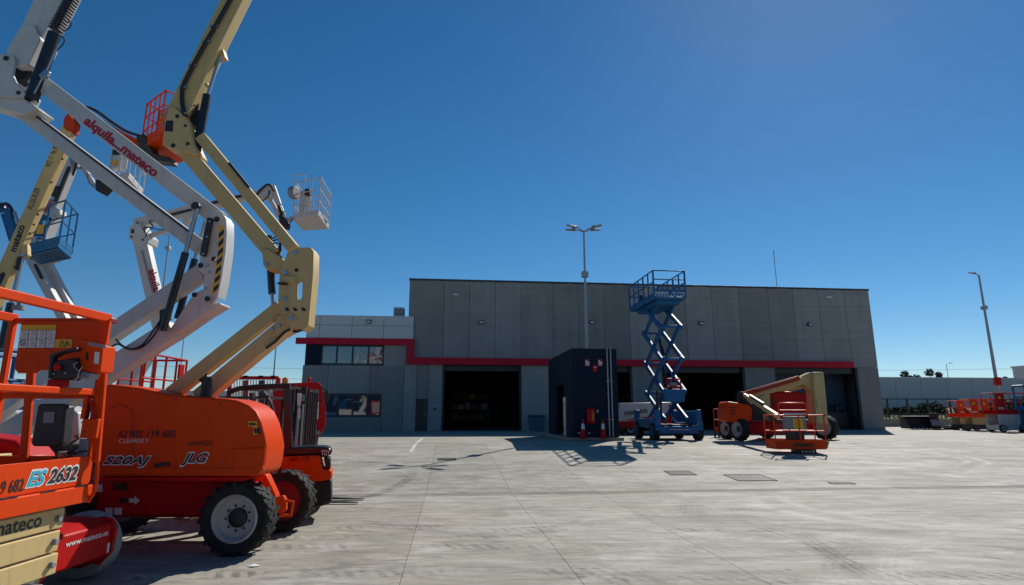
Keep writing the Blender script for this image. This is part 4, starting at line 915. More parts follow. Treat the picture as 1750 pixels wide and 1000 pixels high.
# ------------------------------------------------------------------ big white articulated lift
def white_boom():
    Y = 10.4
    t = thing('boom_lift', 'large white boom lift with red advertising lettering on its upper arm', 'boom lift', (-9.6, Y, 0))
    carrier(t, -9.7, Y, 'white')
    arm(t, 'lower_arm', 'white', (-40, 726), (346, 467), Y+.05, 27, .26); arm(t, 'lower_arm', 'white', (-60, 790), (300, 563), Y-.05, 34, .3)
    slabp(t, 'arm_head', 'white', [(276, 584), (318, 520), (332, 500), (345, 494), (352, 500), (353, 520), (376, 517), (377, 521), (348, 538), (290, 578)], Y-.22, Y+.16, .02)
    pin(t, 333, 504, Y-.22, 4.2, 'black', .03); pin(t, 355, 511, Y-.34, 4.5, 'black', .03)
    near = [(349, 383), (366, 358), (380, 364), (386, 374), (387, 400), (385, 430), (378, 476), (371, 508), (362, 521), (351, 519), (346, 500), (349, 470), (338, 462), (341, 446)]
    slabp(t, 'upright_plate', 'white', near, Y-.3, Y-.25, .015)
    slabp(t, 'upright_plate', 'white', [(x+2, y+2) for x, y in near], Y+.06, Y+.11, .015)
    B().prism([P(*q, Y-.25) for q in ((381, 366), (386.5, 375), (387, 400), (385, 430), (378, 478), (371, 508), (368, 507), (374, 478), (380, 430), (382, 400), (381, 378))], (0, .31, 0)).build('upright_back', 'white', t, bevel=.005)
    # hazard stripe
    st = [(376.5, 384), (382, 386), (380, 428), (373, 476), (367, 503), (360, 501), (366, 476), (373, 428)]
    base = slabp(t, 'hazard_stripe', 'decal_yellow', [(374.5, 385), (383, 386), (381.5, 428), (375, 476), (368, 503), (360, 501), (366.5, 476), (373, 428)], Y-.305, Y-.3, 0)
    for k in range(7):
        q = .03+k/7; ya = 388+q*108; xc = lambda y: 378.7-(y-385)*.045-(max(0, y-428)*.075)
        slabp(base, 'black_bar', 'decal_black', [(xc(ya+6)-4, ya+8), (xc(ya)+4, ya), (xc(ya+8)+4, ya+8), (xc(ya+14)-4, ya+16)], Y-.311, Y-.306, 0)
    for a_, r_, m in (((371, 375), 4.5, 'black'), ((343, 454), 4.5, 'black'), ((366, 442), 6, 'decal_white'), ((355, 430), 2.5, 'steel'), ((354, 454), 3, 'steel'), ((358, 465), 2, 'steel'), ((366, 418), 4.5, 'white'), ((352, 493), 2, 'steel')): pin(t, *a_, Y-.3, r_, m, .025)
    B().cyl(P(366, 443, Y-.31), P(366, 443, Y-.33), .05).build('lamp', 'black', t)
    B().beam(P(360, 373, Y-.36), P(347, 438, Y-.36), .1, .09, (1, 0, 0)).build('damper', 'black_gloss', t, bevel=.02)
    for a_ in ((359, 379), (354, 405), (347.5, 434)): pin(t, *a_, Y-.42, 1.6, 'steel', .02)
    # lift cylinders
    cylr(t, (278, 566), (317, 432), Y-.34, .062); cylr(t, (316, 436), (337, 355), Y-.34, .04, 'steel', 'cylinder_rod'); pin(t, 337, 354, Y-.3, 7, 'black', .08)
    cylr(t, (303, 545), (333, 443), Y+.2, .06); cylr(t, (332, 447), (351, 377), Y+.2, .035, 'steel', 'cylinder_rod')
    B().tube([P(303, 470, Y-.43), P(288, 520, Y-.43)], .012, 6).build('feed_pipe', 'black', t); slabp(t, 'valve_block', 'black', [(272, 530), (284, 526), (286, 545), (272, 548)], Y-.36, Y-.2, .01)
    hose(t, [(276, 545), (262, 565), (250, 582), (239, 592), (222, 597), (208, 590), (198, 580)], Y-.3, .018); hose(t, [(276, 548), (264, 572), (246, 591), (228, 597), (214, 594), (202, 588), (192, 592)], Y-.26, .018)
    # upper arms
    arm(t, 'upper_arm', 'white', (66, 138), (372, 373), Y-.08, 26, .24, ext=.04); arm(t, 'upper_arm', 'white', (36, 190), (345, 424), Y+.06, 23, .22)
    B().beam(P(60, 197, Y-.07), P(326, 398, Y-.07), .05, .035).build('cable_track', 'black', t)
    a, c = P(150, 211.5, Y-.2), P(269, 299, Y-.2); text(t, 'alquila...mateco', P(142, 209.5, Y-.2), P(264, 303, Y-.2), .165, NY, 'decal_red', bold=.04, proud=.006)
    # upper knuckle, boom, cylinder, chain
    slabp(t, 'knuckle_plate', 'white', [(-46, 96), (0, 92), (14, 92), (22, 96), (25, 104), (21, 127), (28, 142), (40, 153), (42, 160), (37, 167), (0, 165), (-46, 160)], Y-.34, Y-.28, .012)
    slabp(t, 'knuckle_plate', 'white', [(-46, 96), (0, 92), (14, 92), (22, 96), (25, 104), (21, 127), (28, 142), (60, 150), (66, 172), (60, 184), (37, 186), (0, 178), (-46, 170)], Y+.2, Y+.26, .012)
    slabp(t, 'knuckle_web', 'white', [(-40, 164), (38, 166), (62, 184), (40, 196), (20, 190), (-40, 172)], Y-.27, Y+.19, .02)
    pin(t, 11, 100, Y-.34, 4.5, 'black', .02); pin(t, 32, 159, Y-.34, 3.6, 'black', .02)
    slabp(t, 'boom_root', 'white', [(9, 88), (34, 45), (58, 41), (69, 67), (48, 110), (42, 113), (24, 113), (24, 100), (16, 91)], Y-.26, Y+.19, .02)
    slabp(t, 'boom', 'white', [(36, 45), (57, 0), (120, -130), (172, -130), (107, 0), (70, 66), (58, 60)], Y-.2, Y+.16, .012)
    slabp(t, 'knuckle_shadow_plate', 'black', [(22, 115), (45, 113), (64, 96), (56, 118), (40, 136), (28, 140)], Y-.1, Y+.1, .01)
    cylr(t, (53, 172), (94, 58), Y-.2, .115, 'black_gloss'); cylr(t, (90, 70), (124, -6), Y-.2, .04, 'steel', 'cylinder_rod')
    for k in range(26):
        q = k/26; p = V(P(92, 52, Y-.2)).lerp(P(152, -62, Y-.2), q); X = (P(152, -62, Y-.2)-P(92, 52, Y-.2)).normalized(); Yv = V((0, 1, 0)); Z = X.cross(Yv)
        B().box(p+V((.06, -.02, 0)), (.052, .16, .2), (X, Yv, Z)).build('chain_link', 'black', t, bevel=.012)
    hose(t, [(108, 54), (118, 48), (122, 40), (117, 37)], Y-.2, .012); hose(t, [(104, 60), (110, 68), (106, 78), (96, 86)], Y-.25, .012)
    slabp(t, 'valve_block', 'steel', [(66, 128), (76, 118), (84, 122), (80, 130), (70, 134)], Y-.36, Y-.3, .005)
    B().tube([P(100, 75, Y-.34), P(82, 115, Y-.34), P(58, 160, Y-.34)], .014, 6).build('feed_pipe', 'steel', t)
    # lower link arm of the knuckle, out of frame to the left
    arm(t, 'extension', 'white', (140, -130), (230, -330), Y, 30, .22)
white_boom()

# ------------------------------------------------------------------ cream telescopic lift with orange platform
def cream_boom():
    Y = 12.6
    t = thing('boom_lift', 'cream telescopic boom lift with black lettering and an orange platform', 'boom lift', (-11.2, Y, 0))
    carrier(t, -11.4, Y, 'orange_dull')
    a = slabp(t, 'boom', 'cream', [(-62, 585), (106, 213), (122, 226), (111, 251), (22, 455), (-28, 580)], Y-.2, Y-.04, .015)
    slabp(t, 'boom_flange', 'cream', [(106, 254), (111, 258), (46, 402), (38, 425), (27, 455), (22, 452), (35, 420), (42, 396)], Y-.17, Y-.02, .01)
    for q in ((107, 272), (88, 312), (65, 367), (58, 384), (51, 399), (25, 457)): pin(t, *q, Y-.2, 2, 'black', .008)
    slabp(t, 'boom_lug', 'cream', [(37, 418), (46, 417), (47, 436), (42, 441), (35, 436)], Y-.3, Y-.19, .01); B().box(P(40, 437, Y-.27), (.14, .1, .04)).build('lug_foot', 'steel', t)
    cylr(t, (18, 518), (2, 596), Y-.25, .07); cylr(t, (38, 440), (19, 520), Y-.25, .045, 'steel', 'cylinder_rod'); cylr(t, (34, 440), (30, 462), Y-.28, .05, 'black', 'cylinder_cap')
    def tx(st, x0, y0, x1, y1, h, bold): text(t, st, P(x0, y0, Y-.2), P(x1, y1, Y-.2), h, NY, 'decal_black', bold=bold, proud=.006)
    tx('mateco', 27, 431, 43, 386, .16, .03); tx('ALQUILER', 55, 359, 69.5, 322, .13, .0); tx('902 11 96 82', 86, 286, 101, 249.5, .13, .0)
    slabp(t, 'logo_plate', 'decal_black', [(-2, 470), (6, 464), (9, 470), (-2, 492), (-8, 490)], Y-.206, Y-.2, 0); tx('JLG', -3.5, 489, 4.5, 472, .1, .03)
    slabp(t, 'boom_cap', 'orange_dull', [(107, 216), (109, 200), (116, 193), (128, 208), (124, 226), (112, 222)], Y-.22, Y-.02, .02)
    # jib with hoses and the platform
    arm(t, 'jib', 'orange_dull', (128, 196), (236, 246), Y+.1, 13, .16); hose(t, [(120, 205), (133, 190), (146, 183), (165, 190), (190, 208), (215, 224), (238, 232)], Y+.05, .035); hose(t, [(124, 208), (140, 194), (160, 197), (190, 216), (220, 236), (246, 262)], Y+.15, .03)
    slabp(t, 'rotator', 'black', [(232, 232), (246, 228), (262, 262), (290, 268), (290, 276), (258, 272), (238, 258)], Y-.1, Y+.25, .02)
    z0 = P(240, 236, Y).z; fl, fr = P(241, 238, Y-.1), P(302, 246, Y-1.); zf = (fl.z)
    A = P(242, 246, Y+.1); Bq = P(300, 272, Y-.75)
    A = V((A.x, A.y, zf-.05)); C1 = A+V((.8, -.6, 0)); C2 = C1+V((.45, .8, 0)); C3 = A+V((.45, .8, 0))
    cage(t, A, C1, C2, C3, 1.05, 'orange', .02, .16, 2, (3, 2), .1)
    B().prism([C1+V((-.3, .35, .2)), C1+V((-.02, .18, .2)), C1+V((-.02, .18, .75)), C1+V((-.3, .35, .75))], (.12, .18, 0)).build('control_box', 'grey_plastic', t, bevel=.02)
    b = B(); b.box(C1+V((-.17, .25, .45)), (.08, .02, .2), None); b.build('label_plate', 'decal_yellow', t)
cream_boom()

# ------------------------------------------------------------------ white lift with its platform in the middle of the sky
def white_reach():
    Y = 17.
    t = thing('boom_lift', 'white boom lift reaching right with a grey-white platform against the sky', 'boom lift', (-11.5, Y, gz(-11.5, Y)))
    carrier(t, -11.6, Y, 'white')
    arm(t, 'lower_arm', 'white', (196, 690), (270, 575), Y, 26, .28); arm(t, 'lower_arm', 'white', (276, 560), (241, 405), Y-.1, 23, .26)
    text(t, 'alquila...mateco', P(254.5, 462, Y-.24), P(277, 552, Y-.24), .2, NY, 'decal_red', bold=.03, proud=.006); B().beam(P(243, 428, Y-.22), P(262, 500, Y-.22), .05, .05, (1, 0, 0)).build('cable_track', 'grey_plastic', t)
    slabp(t, 'knuckle', 'white', [(221, 386), (229, 385), (236, 377), (244, 392), (255, 404), (252, 416), (240, 418), (229, 412), (219, 409)], Y-.25, Y+.25, .015); slabp(t, 'knuckle_window', 'black', [(224, 392), (229, 391), (229, 398), (224, 399)], Y-.256, Y-.25, 0)
    for q in ((225, 405), (244, 410), (235, 381)): pin(t, *q, Y-.25, 1.8, 'black', .02)
    arm(t, 'boom', 'white', (232, 384), (334, 358), Y, 16, .26); arm(t, 'boom_section', 'white', (330, 359), (420, 337), Y, 11, .2); arm(t, 'boom_section', 'white', (415, 338), (440, 330), Y, 8, .15)
    B().beam(P(284, 369, Y-.16), P(336, 356, Y-.16), .05, .06).build('cable_track', 'black', t); B().beam(P(350, 350, Y-.14), P(412, 335, Y-.14), .06, .06).build('cable_track', 'black', t)
    slabp(t, 'boom_shroud', 'white', [(315, 362), (332, 358), (325, 378), (312, 382)], Y-.14, Y+.14, .01)
    arm(t, 'link', 'white', (253, 405), (292, 391), Y-.1, 7, .12); hose(t, [(250, 400), (246, 390), (262, 388), (255, 378), (270, 378)], Y-.25, .02); hose(t, [(248, 406), (257, 392), (272, 392), (282, 392)], Y-.25, .015)
    slabp(t, 'jib_head', 'white', [(432, 330), (452, 316), (464, 314), (468, 320), (464, 334), (452, 338), (440, 338)], Y-.15, Y+.15, .02); hose(t, [(420, 338), (436, 334), (444, 326), (455, 316), (462, 317), (468, 326)], Y-.18, .035); hose(t, [(446, 345), (458, 336), (460, 325)], Y-.18, .02)
    arm(t, 'jib', 'white', (466, 318), (485, 373), Y-.05, 8, .13); arm(t, 'jib', 'white', (458, 335), (478, 370), Y+.08, 7, .11); B().beam(P(477, 352, Y-.14), P(483, 372, Y-.14), .08, .09, (1, 0, 0)).build('jib_cylinder', 'black', t)
    slabp(t, 'rotator', 'black', [(476, 366), (486, 370), (492, 381), (490, 390), (482, 388), (477, 380)], Y-.12, Y+.12, .01); arm(t, 'platform_arm', 'white', (484, 378), (505, 371), Y, 5, .1); hose(t, [(480, 384), (490, 392), (496, 380), (502, 373)], Y-.1, .02)
    # platform
    f1 = P(499, 386, Y); zf = f1.z+.2; A = V((f1.x, f1.y-.1, zf)); C1 = A+V((.98, -.42, 0)); C2 = C1+V((.78, 1.0, 0)); C3 = A+V((.78, 1.0, 0))
    A, C1, C2, C3 = [V((q.x, q.y, zf)) for q in (P(501, 376, Y-.2), P(543, 376, Y-.65), P(562, 388, Y+.75), P(518, 388, Y+.9))]
    cage(t, A, C1, C2, C3, 1.1, 'white', .02, .09, 2, (2, 3), .06)
    B().prism([A+V((.14, -.02, .1)), A+V((.36, -.1, .1)), A+V((.36, -.1, .85)), A+V((.14, -.02, .85))], (.1, .16, 0)).build('control_box', 'white', t, bevel=.02)
    c = P(501, 330, Y-.2); B().cyl(c+V((-.06, 0, 0)), c+V((.12, -.05, 0)), .2, n=18).build('hose_reel', 'grey_plastic', t, bevel=.03); b = B(); b.tube([A+V((-.1, 0, 1.1)), A+V((-.08, -.02, 1.32)), A+V((.1, -.05, 1.36)), A+V((.3, -.1, 1.34)), A+V((.32, -.1, 1.1))], .02); b.build('console_hoop', 'white', t)
    B().box(P(526, 329, Y-.3), (.16, .14, .2)).build('work_lamp', 'black', t, bevel=.02); B().box(C1.lerp(C2, .6)+V((.02, -.01, .09)), (.02, .5, .1)).build('label_plate', 'grey_plastic', t)
white_reach()

# ------------------------------------------------------------------ white lift far left with folded platform
def white_mast():
    Y = 15.
    t = thing('boom_lift', 'white boom lift with dark telescopic mast behind the blue platform', 'boom lift', (-13, Y, gz(-13, Y)))
    carrier(t, -11.3, Y, 'white')
    for p0, p1 in (((46, 428), (140, 600)), ((70, 430), (160, 605))): arm(t, 'lower_arm', 'white', p0, p1, Y+(.15 if p0[0] > 50 else -.15), 13, .2)
    B().beam(P(60, 452, Y-.27), P(72, 476, Y-.27), .05, .06).build('cable_track', 'black', t)
    slabp(t, 'knuckle', 'white', [(44, 424), (66, 408), (84, 420), (80, 440), (52, 446)], Y-.25, Y+.25, .02)
    arm(t, 'boom', 'white', (66, 424), (92, 358), Y, 24, .3); arm(t, 'boom_section', 'white', (88, 368), (124, 278), Y, 15, .2); B().beam(P(94, 345, Y-.13), P(118, 285, Y-.13), .04, .07, (1, 0, 0)).build('cable_track', 'black', t); B().beam(P(62, 430, Y-.17), P(84, 372, Y-.17), .05, .11, (1, 0, 0)).build('boom_cylinder', 'black', t)
    arm(t, 'decal_panel', 'black', (92, 336), (98, 318), Y-.16, 10, .03); text(t, 'mateco', P(80, 364, Y-.16), P(91, 342, Y-.16), .16, NY, 'decal_red', bold=.03, proud=.006)
    slabp(t, 'boom_lug', 'white', [(94, 354), (102, 358), (102, 366), (96, 370), (90, 364)], Y-.16, Y+.1, .01)
    slabp(t, 'jib_head', 'grey_plastic', [(117, 266), (124, 262), (133, 272), (131, 284), (120, 282)], Y-.14, Y+.14, .015); hose(t, [(119, 270), (124, 264), (132, 272), (128, 288), (124, 300)], Y-.17, .03)
    arm(t, 'jib', 'white', (130, 268), (165, 322), Y+.1, 7, .12); arm(t, 'jib', 'white', (160, 292), (173, 316), Y-.1, 6, .1); slabp(t, 'rotator', 'black', [(162, 308), (176, 304), (181, 318), (170, 329), (163, 325)], Y-.16, Y+.16, .015); hose(t, [(149, 296), (152, 312), (160, 318)], Y-.1, .012)
    f = P(181, 322, Y); A, C1, C2, C3 = [V((q.x, q.y, f.z+.08)) for q in (P(182, 325, Y-.4), P(216, 325, Y-.7), P(243, 335, Y+.5), P(206, 335, Y+.8))]
    cage(t, A, C1, C2, C3, 1.05, 'white', .02, .09, 1, (1, 2), .06)
    B().prism([A+V((.0, .02, .3)), A+V((.3, -.1, .3)), A+V((.3, -.1, 1.0)), A+V((.0, .02, 1.0))], (.1, .2, 0)).build('control_box', 'white', t, bevel=.03); B().box(A+V((.17, -.08, .75)), (.2, .02, .14)).build('display', 'black', t); B().box(A+V((.17, -.08, .45)), (.12, .02, .14)).build('label_plate', 'decal_yellow', t)
white_mast()

# ------------------------------------------------------------------ blue lift
def blue_boom():
    Y = 13.6
    t = thing('boom_lift', 'blue boom lift whose platform hangs beside the cream boom', 'boom lift', (-14, Y, 0))
    carrier(t, -13.9, Y, 'blue')
    arm(t, 'jib', 'blue', (-40, 372), (10, 352), Y, 12, .16); hose(t, [(-30, 360), (0, 352), (10, 348), (19, 356), (24, 372)], Y-.1, .04); arm(t, 'jib', 'blue', (15, 360), (29, 420), Y-.08, 11, .14); arm(t, 'jib', 'blue', (7, 366), (21, 412), Y+.08, 7, .1)
    arm(t, 'boom', 'blue', (-40, 372), (-150, 640), Y, 24, .26)
    slabp(t, 'rotator', 'black', [(20, 414), (40, 412), (52, 432), (40, 440), (24, 430)], Y-.1, Y+.1, .02); slabp(t, 'chrome_link', 'steel', [(21, 362), (24, 360), (30, 380), (27, 384)], Y-.2, Y-.12, .01)
    zf = P(50, 430, Y).z
    A, C1, C2, C3 = [V((q.x, q.y, zf)) for q in (P(47, 428, Y-.1), P(98, 430, Y-.75), P(122, 438, Y+.2), P(72, 434, Y+.75))]
    A, C1 = V((A.x, A.y, zf)), V((C1.x, C1.y, zf))
    cage(t, A, C1, C2, C3, 1.02, 'blue', .02, .16, 1, (1, 1), .1)
    b = B()
    for k in range(7): q = (k+.5)/7; b.beam(A.lerp(C3, q)-V((0, 0, .125)), C1.lerp(C2, q)-V((0, 0, .125)), .04, .03)
    b.build('floor_ribs', 'blue', t)['kind'] = 'stuff'
    B().box(P(66, 385, Y-.35), (.3, .2, .5)).build('control_box', 'blue', t, bevel=.03); B().box(P(69, 392, Y-.46), (.15, .02, .22)).build('label_plate', 'decal_yellow', t)
blue_boom()

# ------------------------------------------------------------------ generic scissor lift, folded
def scissor(name, label, loc, rz, L, wd, arms, rails, deck, H=1.05, rail=1.12, base='black', tyre='rubber', panel=None, group=None, wr=.2, n=5, rad_=.02, chbox=None):
    t = thing(name, label, 'scissor lift', loc, rz, group); M = WM[t.name]
    zc = wr*1.0
    B(M).span((-L/2+.05, -wd/2+.06, zc*.6), (L/2-.05, wd/2-.06, zc+.22)).build('chassis', base, t, bevel=.02)
    R3 = M.to_3x3()
    for sx in (-1, 1):
        for sy in (-1, 1): wheel(t, M @ V((sx*(L/2-.3), sy*(wd/2-.08), wr)), R3 @ V((0, sy, 0)), wr, .14, tyre, 'rim')
    z0 = zc+.24; hh = (H-.08-z0)/n
    for k in range(n):
        for y in (-wd/2+.05, wd/2-.1): B(M).span((-L/2+.12, y, z0+k*hh+.006), (L/2-.12-.02*(k % 2), y+.05, z0+(k+1)*hh-.006)).build('scissor_arm', arms, t, bevel=.006)
    B(M).span((-L/2, -wd/2, H-.06), (L/2, wd/2, H)).build('platform_floor', deck, t)
    for y in (-wd/2, wd/2-.015): B(M).span((-L/2, y, H+.001), (L/2, y+.015, H+.22)).build('toe_board', deck, t)
    zr = H+rail
    for y in (-wd/2+.02, wd/2-.02):
        B(M).tube([(-L/2, y, zr), (L/2, y, zr)], rad_).build('top_rail', rails, t); B(M).tube([(-L/2, y, H+rail*.55), (L/2, y, H+rail*.55)], rad_*.8).build('mid_rail', rails, t)
        for k in range(5): x = -L/2+.02+(L-.04)*k/4; B(M).tube([(x, y, H), (x, y, zr)], rad_).build('post', rails, t)
    for x in (-L/2+.01, L/2-.01): B(M).tube([(x, -wd/2+.02, zr), (x, wd/2-.02, zr)], rad_).build('top_rail', rails, t)
    if panel:
        for x, w_ in panel:
            o = B(M).span((x, -wd/2-.012, H+.25), (x+w_, -wd/2-.001, zr-.03)).build('side_panel', rails, t, bevel=.01)
            B(M).cyl((x+w_*.5, -wd/2-.013, zr-.3), (x+w_*.5, -wd/2-.017, zr-.3), .09).build('sticker', 'decal_yellow', o); B(M).span((x+w_*.2, -wd/2-.017, H+.3), (x+w_*.8, -wd/2-.013, H+.36)).build('label_strip', 'decal_white', o)
    B(M).span((L/2-.5, -wd/2-.06, H+rail*.6), (L/2-.25, -wd/2-.013, H+rail*.9)).build('control_box', base, t, bevel=.02)
    if chbox: B(M).span((L/2-.55, -wd/2-.02, zc*.5), (L/2+.02, -wd/2+.059, zc+.3)).build('battery_cover', chbox, t, bevel=.02)
    return t
def gl(px, Yd): q = P(px, 700, Yd); return (q.x, q.y, gz(q.x, q.y))
scissor('scissor_lift', 'orange and cream scissor lift standing leftmost in the right-hand row', gl(1655, 44.5), rad(-3), 2.3, 1.1, 'cream', 'orange', 'orange', .98, 1.15, 'black', panel=[(-1.1, .45)], group='scissor lifts parked at right')
scissor('scissor_lift', 'orange and cream scissor lift parked between the leftmost and the red one', gl(1678, 42.), rad(-3), 2.3, 1.0, 'cream', 'orange', 'orange', .98, 1.2, 'black', panel=[(-1.1, .5), (-.4, .5)], group='scissor lifts parked at right', chbox='orange')
t = scissor('scissor_lift', 'red scissor lift with white folded arms parked at right', gl(1724, 39.), rad(-3), 2.5, 1.2, 'white', 'red', 'red', 1.22, 1.28, 'white', panel=[(-1.2, .55)], group='scissor lifts parked at right', wr=.24, n=4)
t = scissor('scissor_lift', 'blue scissor lift cut off by the right edge of the picture', gl(1793, 37.2), rad(-3), 3.0, 1.3, 'blue', 'blue', 'blue', 1.45, 1.45, 'blue', group='scissor lifts parked at right', wr=.3, rad_=.06)
B(WM[t.name]).span((-1.5, -.78, .2), (-1.1, -.66, 1.5)).build('outrigger', 'blue', t, bevel=.03)
scissor('scissor_lift', 'blue scissor lift seen through the rails of the near orange lift', gl(50, 14.9), rad(75), 2.6, 1.6, 'blue', 'blue', 'blue', 1.6, 1.5, 'blue', wr=.35, rad_=.05, n=4)
scissor('scissor_lift', 'red scissor lift whose guard rails show above the orange hood', gl(246, 14.), rad(93), 2.0, .8, 'red', 'red', 'red', 1.85, 1.22, 'red', wr=.3, rad_=.026, n=5)

# ------------------------------------------------------------------ blue rough-terrain scissor lift, raised
def blue_scissor():
    TF = 25.9; s0 = fs(1118, 730, TF); s1 = fs(1202, 730, TF); wd = s1-s0; L = 3.0; zg = ZF
    t = thing('scissor_lift', 'tall blue rough-terrain scissor lift raised in front of the warehouse', 'scissor lift', W(s0+wd/2, TF+L/2, zg), TH); M = WM[t.name]; R3 = M.to_3x3()
    h = wd/2; y0, y1 = -L/2, L/2
    for sx in (-1, 1):
        for y in (y0+.35, y1-.4): wheel(t, M @ V((sx*(h-.12), y, .38)), R3 @ V((sx, 0, 0)), .38, .3, 'rubber', 'blue', lugs=14)
    B(M).span((-h+.3, y0+.1, .35), (h-.3, y1-.1, .7)).build('chassis', 'black', t, bevel=.03)
    # front and rear frames with open windows
    for ya, yb in ((y0-.02, y0+.12), (y1-.12, y1+.02)):
        b = B(M); b.span((-h+.05, ya, .3), (h, yb, .62)); b.build('bumper', 'blue', t, bevel=.03)
        for x0, x1 in ((-h+.05, -h+.32), (h-.3, h)): B(M).prism([(x0, ya, .62), (x1, ya, .62), (x1-(.06 if x0 > 0 else 0), ya, 1.35), (x0+(.0 if x0 > 0 else 0), ya, 1.35)], (0, yb-ya, 0)).build('frame_post', 'blue', t, bevel=.03)
    B(M).span((-h+.05, y0+.13, .55), (-h+.3, y1-.13, .95)).build('side_box', 'blue', t, bevel=.04); B(M).span((h-.28, y0+.13, .55), (h, y1-.13, 1.3)).build('side_box', 'blue', t, bevel=.04)
    B(M).tube([(h-.55, y0-.05, .66), (h-.32, y0-.06, .66), (h-.16, y0-.05, .8)], .025).build('step', 'steel', t); B(M).box((0, y0-.06, .48), (.9, .05, .03)).build('bumper_strip', 'steel', t)
    B(M).tube([(-.2, y0+.2, 1.0), (-.05, y0+.1, .78), (.35, y0+.1, .78)], .03).build('stay', 'steel', t)
    # arms
    nz = [fz(1100, y, TF+2.2) for y in (723, 671, 619.5, 567, 519)]
    nz[0] = zg+.95
    ya, yb = -1.15, 1.2
    for k in range(4):
        za, zb_ = nz[k]-zg, nz[k+1]-zg; ins = .0
        for sx in (-1, 1):
            x = sx*.52
            for q, (p0, p1) in enumerate((((x, ya, za), (x, yb, zb_)), ((x-sx*.11, yb, za), (x-sx*.11, ya, zb_)))):
                B(M).beam(p0, p1, .1, .22, (0, 0, 1), ext=.08).build('scissor_arm', 'blue', t, bevel=.012)
            B(M).cyl((x-.1, (ya+yb)/2, (za+zb_)/2), (x+.1, (ya+yb)/2, (za+zb_)/2), .07).build('pin', 'steel', t)
        for y in (ya, yb): B(M).beam((-.6, y, zb_), (.6, y, zb_), .09, .12).build('cross_tube', 'blue', t, bevel=.01)
    b = B(M); b.cyl((0, -.5, nz[1]-zg-.3), (0, .3, nz[2]-zg+.2), .09).build('lift_cylinder', 'black', t); B(M).cyl((0, -.3, nz[2]-zg-.1), (0, .6, nz[3]-zg-.1), .08).build('lift_cylinder', 'black', t)
    q = nz[1]-zg
    B(M).prism([(-.45, ya-.1, q-.5), (.45, ya-.1, q-.5), (.55, ya-.1, q+.1), (-.55, ya-.1, q+.1)], (0, .3, 0)).build('valve_housing', 'blue', t, bevel=.04)
    b = B(M)
    for z in (q+.2, q+.55): b.tube([(-.32, ya-.05, z), (.32, ya-.05, z)], .04)
    for x in (-.32, .32): b.tube([(x, ya-.05, q+.1), (x, ya-.05, q+.6)], .04)
    b.build('safety_prop', 'red', t); B(M).box((0, ya-.02, q+.3), (.3, .06, .2)).build('label_plate', 'grey_plastic', t)
    b = B(M); b.tube([(-.75, ya+.2, .9), (-.82, ya+.1, 1.6), (-.75, ya+.1, 2.2), (-.55, ya+.2, 2.0), (-.6, ya+.2, 1.2)], .05); b.build('hose_loop', 'black', t)
    # platform
    zp = fz(1142, 508, TF+.3)-zg; pw = .77; pl0, pl1 = -1.35, 2.35; ox = -.02
    B(M).span((ox-pw, pl0, zp-.12), (ox+pw, pl1, zp)).build('platform_floor', 'blue', t, bevel=.02); B(M).span((ox-.55, pl0+.2, zp-.32), (ox+.55, pl1-.5, zp-.12)).build('deck_frame', 'blue', t, bevel=.02)
    hr = fz(1142, 463, TF+.15)-zg-zp
    B(M).span((ox-pw, pl0-.02, zp+.001), (ox+pw, pl0, zp+.34)).build('toe_board', 'blue', t)
    for x in (-pw, pw-.02): B(M).span((ox+x, pl0+.001, zp+.001), (ox+x+.02, pl1, zp+.18)).build('toe_board', 'blue', t)
    mf = lambda x, z: M @ V((ox+x, pl0-.02, zp+z)); nf = R3 @ V((0, -1, 0))
    text(t, 'mateco', mf(-pw+.05, .13), mf(-.08, .13), .13, nf, 'decal_white', bold=.02); text(t, '902 119 682', mf(.12, .14), mf(pw-.04, .14), .085, nf, 'decal_white', bold=.01)
    for k in range(10): x = -pw+.03+k*.15; B(M).prism([(ox+x, pl0-.024, zp+.02), (ox+x+.05, pl0-.024, zp+.02), (ox+x+.1, pl0-.024, zp+.09), (ox+x+.05, pl0-.024, zp+.09)], (0, .003, 0)).build('stripe', 'decal_white', t)
    for z in (hr, hr*.55):
        for p0, p1 in (((-pw, pl0), (pw, pl0)), ((-pw, pl0), (-pw, pl1)), ((pw, pl0), (pw, pl1)), ((-pw, pl1), (pw, pl1))):
            if z < hr and p0[1] == pl0 and p1[1] == pl0: zz = hr*.66
            else: zz = z
            B(M).beam((ox+p0[0], p0[1], zp+zz), (ox+p1[0], p1[1], zp+zz), .05, .05).build('top_rail' if z == hr else 'mid_rail', 'blue', t, bevel=.01)
    for x in (-pw, pw):
        for k in range(6): y = pl0+(pl1-pl0)*k/5; B(M).beam((ox+x, y, zp), (ox+x, y, zp+hr), .06, .09 if k in (0, 2, 5) else .05, (0, 1, 0)).build('post', 'blue', t)
    B(M).span((ox-.35, pl1-.4, zp+.45), (ox-.05, pl1-.1, zp+.75)).build('control_box', 'black', t, bevel=.03); B(M).span((ox-pw-.03, pl0+.8, zp+.35), (ox-pw+.03, pl0+1.05, zp+.6)).build('label_plate', 'decal_yellow', t)
blue_scissor()

